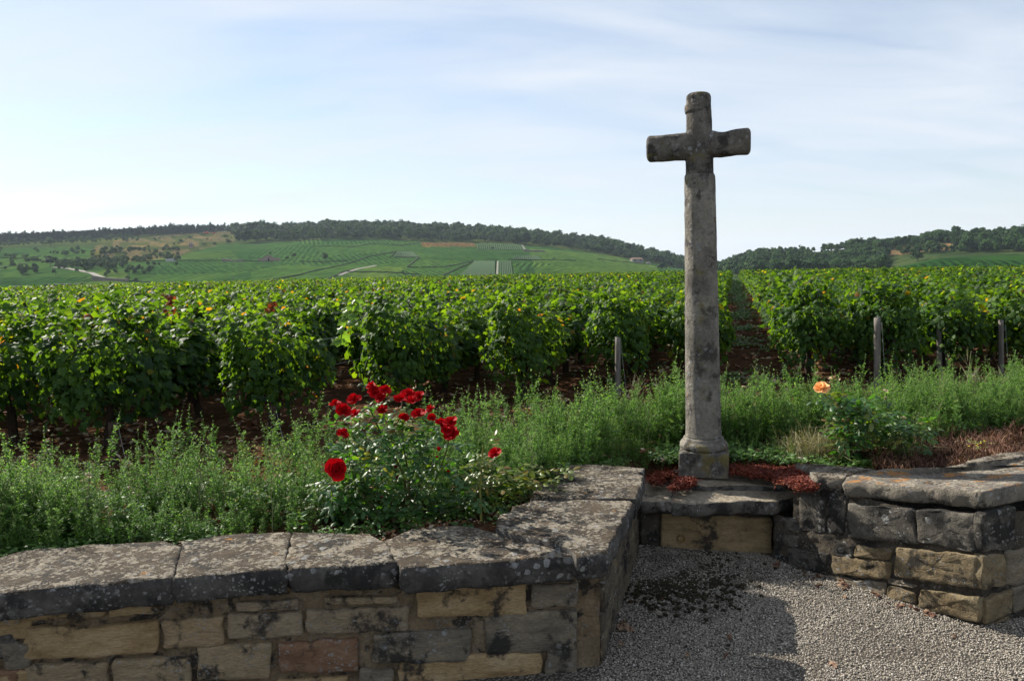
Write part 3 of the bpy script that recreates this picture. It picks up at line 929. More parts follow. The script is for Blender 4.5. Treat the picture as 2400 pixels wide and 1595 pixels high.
QS = [([(1207, 835), (1400, 815), (1400, 575), (1207, 612)], M_rdark, .01), ([(1207, 1045), (1330, 1028), (1332, 835), (1207, 855)], M_tan, .018),
      ([(1338, 1022), (1500, 990), (1500, 800), (1340, 830)], M_grey, .006), ([(1220, 1240), (1372, 1182), (1372, 1045), (1222, 1092)], M_tan, .018),
      ([(1382, 1180), (1540, 1125), (1540, 1000), (1382, 1036)], M_grey, .006), ([(1222, 1320), (1372, 1255), (1372, 1195), (1222, 1252)], M_tan, .0)]
for i, (q, mm, pr) in enumerate(QS):
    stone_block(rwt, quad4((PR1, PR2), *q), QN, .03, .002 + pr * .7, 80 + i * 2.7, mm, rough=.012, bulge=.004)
course_face(rwt, PR1 + QRd * .72, PR2, QN, .0, .5, [.17, .12, .1, .11], 15, lambda rd: rd.choice([M_tan, M_grey]), .2, .4)
M_capedge = mat_stone('capstone_edge', [(.15, .135, .11), (.26, .23, .185), (.4, .36, .28)], stain=.32, white=.5, orange=.0, bump=1.4)
capsR = [
    ([(1911, 1117, .555), (1868, 1084, .55), (1950, 1090, .575), (2052, 1098, .60), (1985, 1113, .575), (1978, 1122, .565)], .07, M_cap),
    ([(1984, 1127, .567), (1992, 1113, .575), (2062, 1099, .60), (2200, 1095, .635), (2268, 1084, .65), (2420, 1066, .66), (2760, 1030, .67), (2760, 1090, .67), (2410, 1131, .66), (2306, 1151, .656), (2190, 1142, .62)], .078, M_capr),
    ([(2262, 1080, .665), (2340, 1062, .67), (2520, 1045, .675), (2700, 1025, .68), (2700, 1031, .68), (2430, 1066, .672), (2300, 1081, .67)], .08, M_cap),
]
for i, (o_, th, mm) in enumerate(capsR):
    capstone(rwt, caps_px(o_), th, 110 + i * 9, (mm, M_capedge), rough=.011)

# ------------------------------------------------------------------ pedestal between the walls
pw = thing('pedestal', (1.1, 4.8, 0))
tag(pw, 'low stone pedestal with an overhanging slab below the cross, between the two walls', 'pedestal')
PDd = (PD1 - PD0).normalized(); PDN = Vector((PDd.y, -PDd.x, 0))
cv, cf = merge([core_box([(PD0 - PDN * .14)[:2], (PD1 - PDN * .14 + Vector((.2, 0, 0)))[:2], (PD1 + Vector((.35, .5, 0)))[:2], (PD0 + Vector((-.05, .5, 0)))[:2]], .1, .36), core_box([(PD0 - PDN * .02)[:2], (PD1 - PDN * .02)[:2], (PD1 + Vector((.12, .7, 0)))[:2], (PD0 + Vector((-.05, .7, 0)))[:2]], -.1, .29)])
link('rubble_core', mesh_from('rubble_core', localize(pw, cv), cf), M_mortar_d, pw)
def pq(*pts): return [on_plane(u, v, PD0, PD1) for u, v in pts]
stone_block(pw, pq((1548, 1330), (1806, 1330), (1808, 1213), (1548, 1203)), PDN, .03, .0, 91, M_render, name='face_block', bulge=.002, rough=.002, label='smooth buff block with a small round pipe hole')
stone_block(pw, pq((1500, 1320), (1542, 1325), (1542, 1203), (1500, 1200)), PDN, .03, -.006, 93, M_mortar_d, rough=.006)
# ring of the drain pipe
rc = on_plane(1597, 1261, PD0, PD1, .012)
ringv = []
for rr, dd in ((.023, -.004), (.023, .004), (.0185, .004), (.0175, -.02)):
    ringv.append([rc + PDd * rr * math.cos(t) + Vector((0, 0, rr * math.sin(t))) + PDN * dd for t in np.linspace(0, 2 * math.pi, 17)[:-1]])
v_, f_ = loft(ringv, cap1=True)
link('pipe_end', mesh_from('pipe_end', localize(pw, v_), f_, True), mat_plain('pipe_clay', (.12, .07, .02), (.25, .16, .05), 60, .8), pw)
capstone(pw, caps_px([(1572, 1176, .355), (1578, 1152, .36), (1614, 1130, .37), (1742, 1136, .37), (1872, 1148, .365), (1866, 1160, .36), (1808, 1174, .355), (1752, 1172, .355), (1640, 1178, .35)]), .075, 130, (M_slab, M_wallstone_dark), rough=.012)
capstone(pw, caps_px([(1500, 1170, .355), (1508, 1124, .375), (1560, 1112, .38), (1600, 1122, .37), (1576, 1152, .362), (1570, 1173, .355)]), .07, 137, (M_slab, M_wallstone_dark), rough=.012)
# stone bed the plinth stands on
capstone(pw, caps_px([(1545, 1112, .405), (1580, 1100, .44), (1720, 1098, .44), (1790, 1112, .42), (1838, 1140, .39), (1745, 1133, .405), (1640, 1135, .40), (1575, 1130, .395)]), .1, 141, (M_slab, M_wallstone_dark), rough=.014)

# ------------------------------------------------------------------ wayside cross
PLZ = .425
base_c = on_y(1650, 1085, 4.93); cx0, cy0 = base_c.x, base_c.y
cr = thing('wayside_cross', (cx0, cy0, PLZ), R(-15))
tag(cr, 'weathered stone wayside cross with round shaft on a square plinth, spotted with lichen', 'cross')
LEAN = math.tan(R(.9))
hw = .149
def sq_ring(h, z, rnd=.012, n=5, seed=1, amp=.003):
    pts = []
    for cx_, cy_, a0 in ((h, h, 0), (-h, h, 90), (-h, -h, 180), (h, -h, 270)):
        sx, sy = (1 if cx_ > 0 else -1), (1 if cy_ > 0 else -1)
        for k in range(n):
            a = R(a0 + 90 * k / (n - 1))
            pts.append(Vector((cx_ - sx * rnd + rnd * math.cos(a), cy_ - sy * rnd + rnd * math.sin(a), z)))
    pts = resample(pts, .03)
    return [p + Vector((p.x, p.y, 0)).normalized() * amp * fbm(p, 14, seed, 4) for p in pts]
rings = [sq_ring(hw, z, .008 + e, seed=5, amp=.006) for z, e in ((0, 0), (.03, .004), (.06, 0), (.09, .003), (.12, .0), (.142, .002))] + [sq_ring(hw - .008, .15, .012, seed=5)]
nn = min(len(r) for r in rings); rings = [r[:nn] if len(r) == nn else r[:nn] for r in rings]
v_, f_ = loft(rings, cap1=True)
link('plinth', mesh_from('plinth', v_, f_, True), M_crosshead, cr)
def round_rings(prof, seg=40, amp=.003, seed=2, lean=True, ovl=1.0):
    rr = []
    for z, r in prof:
        ring = []
        for k in range(seg):
            t = 2 * math.pi * k / seg
            p = Vector((math.cos(t), math.sin(t), 0))
            e = amp * fbm((p.x * .5, p.y * .5, z * 1.3), 8, seed, 5)
            lx = -LEAN * z if lean else 0
            ring.append(Vector((p.x * (r + e) * ovl + lx, p.y * (r + e), z)))
        rr.append(ring)
    return rr
v_, f_ = loft(round_rings([(.150, .135), (.156, .143), (.17, .149), (.186, .147), (.198, .138), (.204, .128), (.212, .126), (.222, .122), (.226, .112)], amp=.003), cap0=True, cap1=True)
link('base_moulding', mesh_from('base_moulding', v_, f_, True), M_cross, cr)
zt = 1.835
prof = [(.2245, .112)]
for k in range(0, 71):
    z = .235 + (zt - .235) * k / 70
    t = (z - .23) / (zt - .23)
    prof.append((z, .1095 - .0175 * t))
prof += [(zt + .012, .088), (zt + .016, .07)]
v_, f_ = loft(round_rings(prof, 64, .0028, 4), cap0=True, cap1=True)
link('shaft', mesh_from('shaft', v_, f_, True), M_cross, cr)
# crosshead: upright and arms fused in one mesh
def crosshead():
    bm = bmesh.new()
    def add(v, f):
        vs_ = [bm.verts.new(p) for p in v]
        for q in f: bm.faces.new([vs_[i] for i in q])
    z0, z1 = zt + .006, 2.335
    pr = []
    for k in range(46):
        z = z0 + (z1 - .03 - z0) * k / 45; t = (z - z0) / (z1 - z0)
        r = .0845 - .0125 * t
        pass
        pr.append((z, r))
    pr += [(z1 - .02, .0715), (z1 - .008, .064), (z1 - .001, .05), (z1 + .002, .02)]
    v, f = loft(round_rings(pr, 48, .0035, 7), cap0=True, cap1=True); add(v, f)
    zc = 2.022
    for s, L, r0, r1 in ((-1, .315, .082, .078), (1, .30, .082, .076)):
        rr = []
        ks = list(np.linspace(.0, L - .016, 22)) + [L - .006, L]
        for x in ks:
            t = x / L
            rad = r0 + (r1 - r0) * t
            if x > L - .012: rad -= .008 + (.014 if x == L else 0)
            ring = []
            for k in range(36):
                a = 2 * math.pi * k / 36
                # rounded square section
                cc, ss = math.cos(a), math.sin(a)
                q = (abs(cc) ** 3.4 + abs(ss) ** 3.4) ** (-1 / 3.4)
                e = .004 * fbm((s * x, cc * .1, ss * .1), 14, 17, 4)
                yy, zz_ = cc * q * rad * .93 + cc * e, ss * q * rad + ss * e
                if s > 0 and zz_ > 0: zz_ -= .016 * math.exp(-((x - .14) / .045) ** 2)
                ring.append(Vector((s * x - LEAN * zc, yy, zc + zz_ + (0.004 if s > 0 else -.002) + s * x * .012)))
            rr.append(ring)
        v, f = loft(rr, cap0=True, cap1=True)
        if s < 0: f = [tuple(reversed(q)) for q in f]
        add(v, f)
    me = bpy.data.meshes.new('crosshead'); bm.normal_update()
    bmesh.ops.recalc_face_normals(bm, faces=bm.faces)
    bm.to_mesh(me); bm.free()
    me.polygons.foreach_set('use_smooth', [True] * len(me.polygons))
    return me
ch = link('crosshead', crosshead(), M_crosshead, cr)
rm = ch.modifiers.new('fuse', 'REMESH'); rm.mode = 'VOXEL'; rm.voxel_size = .0045; rm.use_smooth_shade = True
# broken collar left near the top
ring_b = []
for zz_, ro in ((2.215, -.012), (2.218, .008), (2.226, .011), (2.252, .0105), (2.262, .008), (2.266, -.012)):
    ring_b.append([(a, ro, zz_) for a in np.linspace(R(150), R(285), 22)])
V_, F_ = [], []
for row in ring_b:
    for a, ro, zq in row:
        r_ = .0735 + ro + .002 * nz((a * 3, zq * 30, 0))
        zq2 = zq - .004 * nz((a * 4, 1, 0)) + (a - 3.6) * .004
        V_.append(Vector((math.cos(a) * r_ - LEAN * zq, math.sin(a) * r_, zq2)))
for i in range(len(ring_b) - 1):
    for k in range(21):
        a = i * 22 + k; F_.append((a, a + 1, a + 23, a + 22))
F_.append(tuple(i * 22 for i in range(6))); F_.append(tuple(i * 22 + 21 for i in reversed(range(6))))
link('collar_fragment', mesh_from('collar_fragment', V_, F_), M_crosshead, cr)
#NEXT
# ------------------------------------------------------------------ vineyard
UV = Vector((math.sin(R(15.6)), math.cos(R(15.6)), 0))     # direction of the rows
NV = Vector((UV.y, -UV.x, 0))
def gz(x, y): return field_z(math.hypot(x, y))
def hedge_leaves(n, L, seed, zlo=.16, zhi=.86, wid=.18, size=(.042, .078), template=VINE_T, end=False, shoots=5):
    r = np.random.default_rng(seed)
    P, N, T, S = [], [], [], []
    for i in range(n):
        y = r.uniform(-L / 2, L / 2)
        top = zhi + .08 * math.sin(y * 6 + seed) + .07 * math.sin(y * 13 + seed * 2)
        zt_ = r.beta(1.7, 1.2)
        z = zlo + (top - zlo) * zt_
        if z < .34 and r.random() < .45: z += .3
        prof = .55 + .55 * math.sin(min(1, (z - zlo) / (top - zlo)) * 2.5 + .25)
        w = wid * prof * (1 + .25 * math.sin(y * 7 + z * 5 + seed))
        if end: w *= math.sqrt(max(.02, 1 - (2 * abs(y) / L) ** 4))
        side = 1 if r.random() < .5 else -1
        depth = r.random() ** .75
        x = side * w * depth
        if z > top - .12 and r.random() < .7: x = r.uniform(-w, w)
        nout = np.array([side * (.8 if z < top - .12 else .3) + r.normal(0, .5), r.normal(0, .6) + (np.sign(y) * .8 if end and abs(y) > L * .38 else 0), .6 + r.normal(0, .5) + (.4 if z > top - .15 else 0)])
        tip = np.array([side * .35 + r.normal(0, .3), r.normal(0, .35), -.8 + (.7 if z > top - .12 else 0) + r.normal(0, .5)])
        P.append((x, y, z)); N.append(nout); T.append(tip); S.append(r.uniform(*size) * (.78 if z > top - .05 else 1))
    for k in range(shoots):
        y0 = r.uniform(-L / 2, L / 2) * .9; x0 = r.uniform(-.16, .16); h = r.uniform(.06, .3)
        dx, dy = r.normal(0, .25), r.normal(0, .25)
        for q in range(int(h / .03)):
            z = zhi - .02 + q * .03
            P.append((x0 + dx * q * .03 + r.normal(0, .02), y0 + dy * q * .03 + r.normal(0, .02), z))
            N.append((r.normal(0, .7), r.normal(0, .7), .8)); T.append((r.normal(0, 1), r.normal(0, 1), -.1)); S.append(r.uniform(.04, .07))
    return cloud(template[0], template[1], P, N, T, S), (np.array(P), np.array(N), np.array(T), np.array(S))
def trunk_mesh(seed):
    r = random.Random(seed); parts = []
    p = Vector((0, 0, -.06)); pts = [p.copy()]; rad = [.045]
    d = Vector((r.uniform(-.12, .12), r.uniform(-.25, .25), 1))
    for k in range(6):
        p = p + Vector((d.x + r.uniform(-.2, .2), d.y + r.uniform(-.25, .25), 1)) * .075
        pts.append(p.copy()); rad.append(.036 - .002 * k + r.uniform(-.004, .006))
    parts.append(tube(pts, rad, 8))
    for s in (-1, 1):
        q = [pts[-2], pts[-1] + Vector((0, s * .05, .02)), pts[-1] + Vector((r.uniform(-.03, .03), s * .22, .05)), pts[-1] + Vector((0, s * .42, .03))]
        parts.append(tube(q, [.022, .019, .014, .008], 6))
    for k in range(7):
        y = r.uniform(-.4, .4); x = r.uniform(-.03, .03)
        parts.append(tube([(x, y, .4), (x + r.uniform(-.1, .1), y + r.uniform(-.1, .1), .62), (x + r.uniform(-.14, .14), y + r.uniform(-.15, .15), .84)], [.006, .005, .003], 4))
    v, f = merge(parts)
    return mesh_from('trunk', v, f, True)
NVAR = 7
trunks = [trunk_mesh(40 + i) for i in range(4)]
for t_ in trunks: t_.materials.append(M_bark)
fol_near = []
for i in range(NVAR):
    (V_, T_), _ = hedge_leaves(1550, 1.06, 100 + i, end=False, zhi=.76 + .04 * (i % 3), zlo=.25, template=VINE_MID, shoots=12)
    me = mesh_np('foliage', V_, T_); me.materials.append(M_vine); fol_near.append(me)
fol_end = []
for i in range(4):
    (V_, T_), _ = hedge_leaves(1500, .95, 130 + i, end=True, zhi=.84, wid=.3, zlo=.16 + .05 * (i % 2), shoots=12, template=VINE_MID)
    me = mesh_np('foliage', V_, T_); me.materials.append(M_vine); fol_end.append(me)
fol_far = []
for i in range(5):
    (V_, T_), _ = hedge_leaves(520, 1.1, 160 + i, size=(.055, .092), template=VINE_FAR, shoots=9, zlo=.3)
    me = mesh_np('foliage_far', V_, T_); me.materials.append(M_vinefar); fol_far.append(me)
leaf_meshes = []
for i in range(3):
    tv = VINE_T[0].copy(); tv[:, 2] *= (.7, 1.2, 1.6)[i]
    me = mesh_from('leaf', tv.tolist(), VINE_T[1].tolist()); me.materials.append(M_vine); leaf_meshes.append(me)
M_leafobj = mat_leaf('vine_leaf_single', GREEN_V, trans=.42, rough=.5, spec=.28, tcol=(4.2, 3.5, .45))
def basis(N, T, S, P):
    n = Vector(N).normalized(); t = Vector(T); t = (t - n * t.dot(n)).normalized(); b = t.cross(n)
    m = Matrix((b, t, n)).transposed().to_4x4() @ Matrix.Diagonal((S, S, S, 1))
    m.translation = Vector(P); return m
def obj_leaves(parent, count, data, name='leaf', meshes=None):
    P, N, T, S = data
    idx = np.arange(len(P))
    for q, i in enumerate(idx[:count]):
        o = bpy.data.objects.new(name, (meshes or leaf_meshes)[q % len(meshes or leaf_meshes)])
        COL.objects.link(o); o.parent = parent
        o.matrix_local = basis(N[i], T[i], S[i], P[i])

rows = [-.41, -1.17, -1.93, -2.78, -3.44, -4.36, -5.2] + [-5.2 - .82 * k for k in range(1, 75)]
rowsR = [.78, 1.52, 2.35, 3.15, 3.95] + [3.95 + .84 * k for k in range(1, 48)]
Y0 = {-.41: 8.6, -1.17: 8.35, -1.93: 7.5, -2.78: 6.95, -3.44: 6.15, -4.36: 5.7, -5.2: 5.9, .78: 8.45, 1.52: 8.3, 2.35: 9.0, 3.15: 9.1, 3.95: 9.3}
vines = []
ORD = ['nearest', 'second', 'third', 'fourth', 'fifth', 'sixth', 'seventh', 'eighth', 'ninth', 'tenth', 'eleventh', 'twelfth', 'thirteenth', 'fourteenth', 'fifteenth', 'sixteenth', 'seventeenth', 'eighteenth', 'nineteenth', 'twentieth']
ORDR = ['first'] + ORD[1:]
for side, lst in (('left', rows), ('right', rowsR)):
    for ri, s in enumerate(lst):
        if s in Y0: y0 = Y0[s]
        elif side == 'left': y0 = 5.6 + (s + 5.2) * .2
        else: y0 = 9.7 + (s - 3.95) * .12
        t = (y0 + .269 * s) / .963
        k = 0
        tmax = 88
        while t < tmax:
            p = NV * (s + (.05 * nz((s * 3, t * .4, 0)))) + UV * t
            u, v = px((p.x, p.y, 1.2))
            d = math.hypot(p.x, p.y)
            if d > FIELD_R - 2: break
            if p.y > 1 and -160 - 2500 / max(p.y, 1) < u < 2560 + 1500 / max(p.y, 1):
                vines.append((d, side, ri, k, p, s))
            t += 1.0 if d < 45 else 1.0
            k += 1
gap = {('left', 4, 1), ('left', 3, 0) if False else ('x', 0, 0)}
def visible_rank(q):
    d, side, ri, k, p, s = q
    # rows hidden behind nearer rows matter less
    return d * (1 if k < 3 else 1.15)
vines = [q for q in vines if (q[1], q[2], q[3]) not in gap]
vines.sort(key=visible_rank)
inview = [q for q in vines if -30 < px((q[4].x, q[4].y, 1.2))[0] < 2430]
near = inview[:285]
nearset = set(id(q) for q in near)
LEAFY = set((('left', 6, 0), ('left', 5, 0), ('left', 4, 0), ('left', 3, 0), ('left', 2, 0), ('left', 1, 0), ('right', 0, 0), ('right', 1, 0)))
rv = random.Random(5)
for q in near:
    d, side, ri, k, p, s = q
    p = Vector((p.x, p.y, gz(p.x, p.y)))
    o = thing('grapevine', p, R(-15.6) + rv.uniform(-.06, .06) + (math.pi if rv.random() < .5 and k > 0 else 0))
    o.scale = (rv.uniform(.85, 1.15) * (1.15 if s in (-.41, .78) else 1), 1, rv.uniform(.84, 1.08)) if k else (1.0, 1.0, rv.uniform(.98, 1.08))
    rn = ORDR[ri] if ri < 20 else 'far'
    lab = '%s grapevine of the %s row to the %s of the open soil aisle' % (ORD[min(k, 19)] if k else 'end', rn, side)
    tag(o, lab, 'grapevine', 'grapevines trained in rows across the vineyard')
    link('trunk', trunks[rv.randrange(4)], None, o)
    key = (side, ri, k)
    if key in LEAFY:
        (V_, T_), data = hedge_leaves(1500, .95, 900 + ri * 7 + (50 if side == 'right' else 0), end=True, zhi=.86, wid=.32, zlo=.15, shoots=12, size=(.04, .072))
        # outermost leaves towards the yard become separate leaves
        P, N, T, S = data
        sc = -P[:, 1] * .9 + np.abs(P[:, 0]) * .6
        if o.rotation_euler.z > 1.5: sc = P[:, 1] * .9 + np.abs(P[:, 0]) * .6
        order = np.argsort(-sc)
        sel, rest = order[:170], order[170:]
        V_, T_ = cloud(VINE_T[0], VINE_T[1], P[rest], N[rest], T[rest], S[rest])
        me = mesh_np('foliage', V_, T_); me.materials.append(M_vine)
        link('foliage', me, None, o, 'stuff')
        obj_leaves(o, 170, (P[sel], N[sel], T[sel], S[sel]))
    else:
        src = fol_end if k == 0 else fol_near
        link('foliage', src[rv.randrange(len(src))], None, o, 'stuff')
pts = []
for q in vines:
    if id(q) in nearset: continue
    d, side, ri, k, p, s = q
    pts.append((p.x, p.y, gz(p.x, p.y), 0, 0, R(-15.6) + (math.pi if rv.random() < .5 else 0), rv.uniform(.86, 1.14), rv.randrange(5)))
pr_ = [proto('vine_kind', m) for m in fol_far]
gn_scatter('distant_grapevines', pts, pr_, 'closely planted grapevines filling the vineyard beyond the nearest rows', 'vineyard')
# pale shoot arching out of a vine, brown dying leaves on another
def shoot(parent, pts_, n, size, mat, seed, name='pale_shoot'):
    r = np.random.default_rng(seed)
    P, N, T, S = [], [], [], []
    for i in range(n):
        t = i / (n - 1); q = Vector(pts_[0]).lerp(Vector(pts_[1]), t) + Vector((0, 0, .04 * math.sin(t * 3)))
        P.append((q.x + r.normal(0, .02), q.y + r.normal(0, .02), q.z + r.normal(0, .015)))
        N.append((r.normal(0, .4), -.8 + r.normal(0, .3), .6)); T.append(((-1) ** i * .8, -.1, -.6)); S.append(size * (1.05 - .35 * t) * r.uniform(.85, 1.1))
    V_, T_ = cloud(VINE_T[0], VINE_T[1], P, N, T, S)
    o = thing('grapevine_shoot', pts_[0])
    me = mesh_np('foliage', V_ - np.array(o.location), T_)
    link('foliage', me, mat, o, 'stuff')
    v, f = tube([Vector(pts_[0]) - o.location, Vector(pts_[0]).lerp(Vector(pts_[1]), .5) - o.location + Vector((0, 0, .04)), Vector(pts_[1]) - o.location], [.005, .004, .002], 5)
    link('stem', mesh_from('stem', v, f, True), M_stemg, o)
    return o
tag(shoot(None, (on_y(795, 800, 6.25), on_y(835, 700, 6.2)), 12, .085, M_vineyellow, 4), 'pale yellow-green vine shoot standing up between two vine rows left of centre', 'vine shoot')

M_russet = mat_leaf('russet_leaf', [(0, (.10, .03, .012)), (.6, (.2, .06, .02)), (1, (.3, .12, .03))], trans=.4, rough=.7, spec=.2, tcol=(1.8, 1.2, .6))
tag(shoot(None, (on_y(400, 738, 9.4), on_y(402, 692, 9.4)), 26, .075, M_russet, 14), 'patch of withered russet leaves in the second tier of vines, upper left', 'withered leaves')
tag(shoot(None, (on_y(622, 740, 9.0), on_y(640, 712, 9.0)), 20, .065, M_russet, 15), 'patch of withered russet leaves between the two post heads and the pale shoot', 'withered leaves')
tag(shoot(None, (on_y(200, 765, 7.4), on_y(212, 742, 7.4)), 12, .07, M_russet, 16), 'few orange brown vine leaves left of the broad grey post head', 'withered leaves')
# posts -----------------------------------------------------------------
def post(u, vt, vb, y, label, rad=.035, square=False, tilt=(0, 0), mat=None):
    b = on_y(u, vb, y); t = on_y(u, vt, y)
    zb = gz(b.x, b.y)
    o = thing('vine_post', (b.x, b.y, zb))
    n = 9; hgt = t.z - zb; rings = []
    for i in range(n + 1):
        z = -.1 + (hgt + .1) * i / n; ring = []
        for k in range(10):
            a = 2 * math.pi * k / 10
            rr_ = rad * (1 + .12 * math.cos(2 * a + u)) * (1 - .1 * i / n)
            ring.append(Vector((math.cos(a) * rr_ + (t.x - b.x) * max(z, 0) / hgt + tilt[0] * z, math.sin(a) * rr_ + tilt[1] * z, z + (.006 * math.cos(a + u) if i == n else 0))))
        rings.append(ring)
    v, f = loft(rings, cap1=True)
    link('stake', mesh_from('stake', v, f, True), mat or M_wood, o)
    # wire stapled near the head
    wv, wf = tube([Vector((rad, 0, hgt * .93)), Vector((rad * 1.3 + .01, -.01, hgt * .5)), Vector((rad * 1.9 + .02, -.03, 0))], .0022, 4)
    link('tie_wire', mesh_from('tie_wire', wv, wf), M_wire, o)
    tag(o, label, 'vine post', 'wooden posts at the ends of the vine rows')
post(1448, 790, 912, 7.55, 'pale leaning wooden post in front of the vines, left of the cross', .033, tilt=(.0, 0))
post(2056, 744, 905, 7.72, 'tallest grey wooden post, in front of the vines right of the peach rose', .03)
post(2201, 745, 885, 8.7, 'grey wooden post in the vines, second from the right edge', .027)
post(2346, 750, 885, 8.7, 'grey wooden post half hidden by vines near the right edge', .027)
post(308, 724, 800, 7.6, 'broad grey post head rising above the vine tops on the left', .055)
post(556, 742, 800, 8.6, 'small dark post head among the vine tops between two left rows', .045)
post(1290, 880, 905, 8.1, 'dark post low under the vines left of the leaning post', .04) if False else None
post(266, 990, 1052, 5.15, 'stake coloured dark for shade below the large leafy vine at far left', .04, mat=M_bark)  # its shade is put into the colour: dark bark in place of wood
post(637, 950, 1030, 5.75, 'stake coloured dark for shade below the second large vine on the left', .04, mat=M_bark)  # also darkened by material to stand in for shade

# trellis wires -----------------------------------------------------------
for side, s, y0, nm in (('left', -4.36, 5.4, 'sixth'), ('left', -3.44, 5.9, 'fifth'), ('left', -2.78, 6.6, 'fourth')):
    for hh, hn in ((.42, 'lower'), (.66, 'upper')):
        t0 = (y0 + .269 * s) / .963
        q = [NV * s + UV * (t0 + 6 * k / 6) for k in range(7)]
        q = [Vector((p.x, p.y, gz(p.x, p.y) + hh - .02 * math.sin(math.pi * i / 6))) for i, p in enumerate(q)]
        v, f = tube(q, .0022, 4)
        o = link('trellis_wire', mesh_from('trellis_wire', v, f), M_wire)
        tag(o, '%s trellis wire along the %s vine row left of the aisle' % (hn, nm), 'wire', 'trellis wires')

# ------------------------------------------------------------------ weeds, ground plants, litter
def weed_mesh(seed, h=.36, leaves=150, spike=True):
    r = np.random.default_rng(seed); V, Fs = [], []
    stems = []; P, N, T, S = [], [], [], []; P2, N2, T2, S2 = [], [], [], []
    bend = r.normal(0, .10, 2)
    def at(t): return np.array([bend[0] * t * t * h, bend[1] * t * t * h, h * t])
    stems.append(tube([Vector(at(t)) for t in (0, .35, .7, 1)], [.0028, .0022, .0016, .0008], 3, False))
    br = []
    for k in range(11):
        t = r.uniform(.12, .85); a = r.uniform(0, 6.283); L = h * r.uniform(.12, .3) * (1.15 - t)
        e = at(t) + np.array([math.cos(a) * L, math.sin(a) * L, L * 1.3])
        br.append((at(t), e)); stems.append(tube([Vector(at(t)), Vector(e)], [.0013, .0006], 3, False))
    for i in range(leaves):
        if r.random() < .55: 
            b = br[r.integers(len(br))]; q = b[0] + (b[1] - b[0]) * r.random()
        else: q = at(r.uniform(.05, .92))
        t = q[2] / h; a = r.uniform(0, 6.283)
        P.append(q); T.append((math.cos(a), math.sin(a), .9 + r.normal(0, .4))); N.append((r.normal(0, .5), r.normal(0, .5), 1))
        S.append(r.uniform(.013, .031) * (1.25 - .65 * t))
    if spike:
        for b0, b1 in [(at(.75), at(1.0) + np.array([0, 0, .02]))] + br[:6]:
            for i in range(9):
                q = b0 + (b1 - b0) * (.3 + .75 * r.random()); a = r.uniform(0, 6.283)
                P2.append(q + r.normal(0, .003, 3)); T2.append((math.cos(a), math.sin(a), .9)); N2.append(r.normal(0, 1, 3)); S2.append(r.uniform(.006, .011))
    V_, T_ = cloud(LANCE_T[0] * np.array([1.1, 1, 1]), LANCE_T[1], P, N, T, S)
    n0 = len(T_)
    if P2:
        V2, T2_ = cloud(DIAM_T[0], DIAM_T[1], P2, N2, T2, S2)
        T_ = np.vstack([T_, T2_ + len(V_)]); V_ = np.vstack([V_, V2])
    n1 = len(T_)
    sv, sf = merge(stems); tri = []
    for q in sf: tri += [(q[0], q[1], q[2]), (q[0], q[2], q[3])]
    T_ = np.vstack([T_, np.array(tri) + len(V_)]); V_ = np.vstack([V_, np.array([tuple(x) for x in sv])])
    me = mesh_np('weed', V_, T_)
    for m in (M_weed, M_weedseed, M_stemg): me.materials.append(m)
    mi = np.zeros(len(T_), dtype=np.int32); mi[n0:n1] = 1; mi[n1:] = 2
    me.polygons.foreach_set('material_index', mi)
    return me
# plan band of weeds: front edge (behind walls) and back edge as (x, y)
bandF = [(-8, 2.95), (-2.05, 3.5), (-1.2, 3.58), (-.62, 3.70), (-.3, 3.85), (.1, 4.2), (.45, 4.68), (.8, 5.0), (1.6, 5.0), (1.9, 4.65), (2.4, 4.9), (2.75, 5.1), (3.4, 5.45), (5, 5.8), (8, 6.6)]
bandB = [(-8, 3.35), (-2.9, 3.75), (-2.1, 4.05), (-1.3, 4.35), (-.6, 4.75), (.1, 5.2), (.9, 5.7), (1.6, 5.8), (2.6, 5.75), (3.4, 6.3), (4.5, 6.6), (8, 7.5)]
pts = []; prt = [weed_mesh(200 + i, .36 + .03 * (i % 3), 250) for i in range(6)] + [weed_mesh(210 + i, .20, 90, False) for i in range(3)]
for m in prt[6:]: m.name = 'low_weed'
def broad_mesh(seed):
    r = np.random.default_rng(seed); n = 26
    z = r.uniform(.01, .2, n); a = r.uniform(0, 6.283, n)
    P = np.column_stack([np.cos(a) * .02, np.sin(a) * .02, z]); T = np.column_stack([np.cos(a), np.sin(a), r.normal(.3, .3, n)]); N = np.column_stack([-np.cos(a) * .5 + r.normal(0, .3, n), -np.sin(a) * .5 + r.normal(0, .3, n), np.ones(n)])
    me = mesh_np('broad_weed', *cloud(OVAL_T[0], OVAL_T[1], P, N, T, r.uniform(.04, .085, n) * (1.2 - z * 2))); me.materials.append(M_cover); return me
def dead_mesh(seed):
    r = np.random.default_rng(seed); parts = [tube([(0, 0, 0), (.02, .01, .2), (.03, .03, .42)], [.003, .0022, .0012], 4, False)]
    for k in range(9):
        z = r.uniform(.12, .4); a = r.uniform(0, 6.28); parts.append(tube([(.02, .015, z), (.02 + math.cos(a) * .05, .015 + math.sin(a) * .05, z + .07)], [.0014, .0007], 3, False))
    v, f = merge(parts); me = mesh_from('dead_stalk', v, f); me.materials.append(M_straw); return me
prt += [broad_mesh(501), broad_mesh(502), dead_mesh(503), dead_mesh(504)]
rw = random.Random(11)
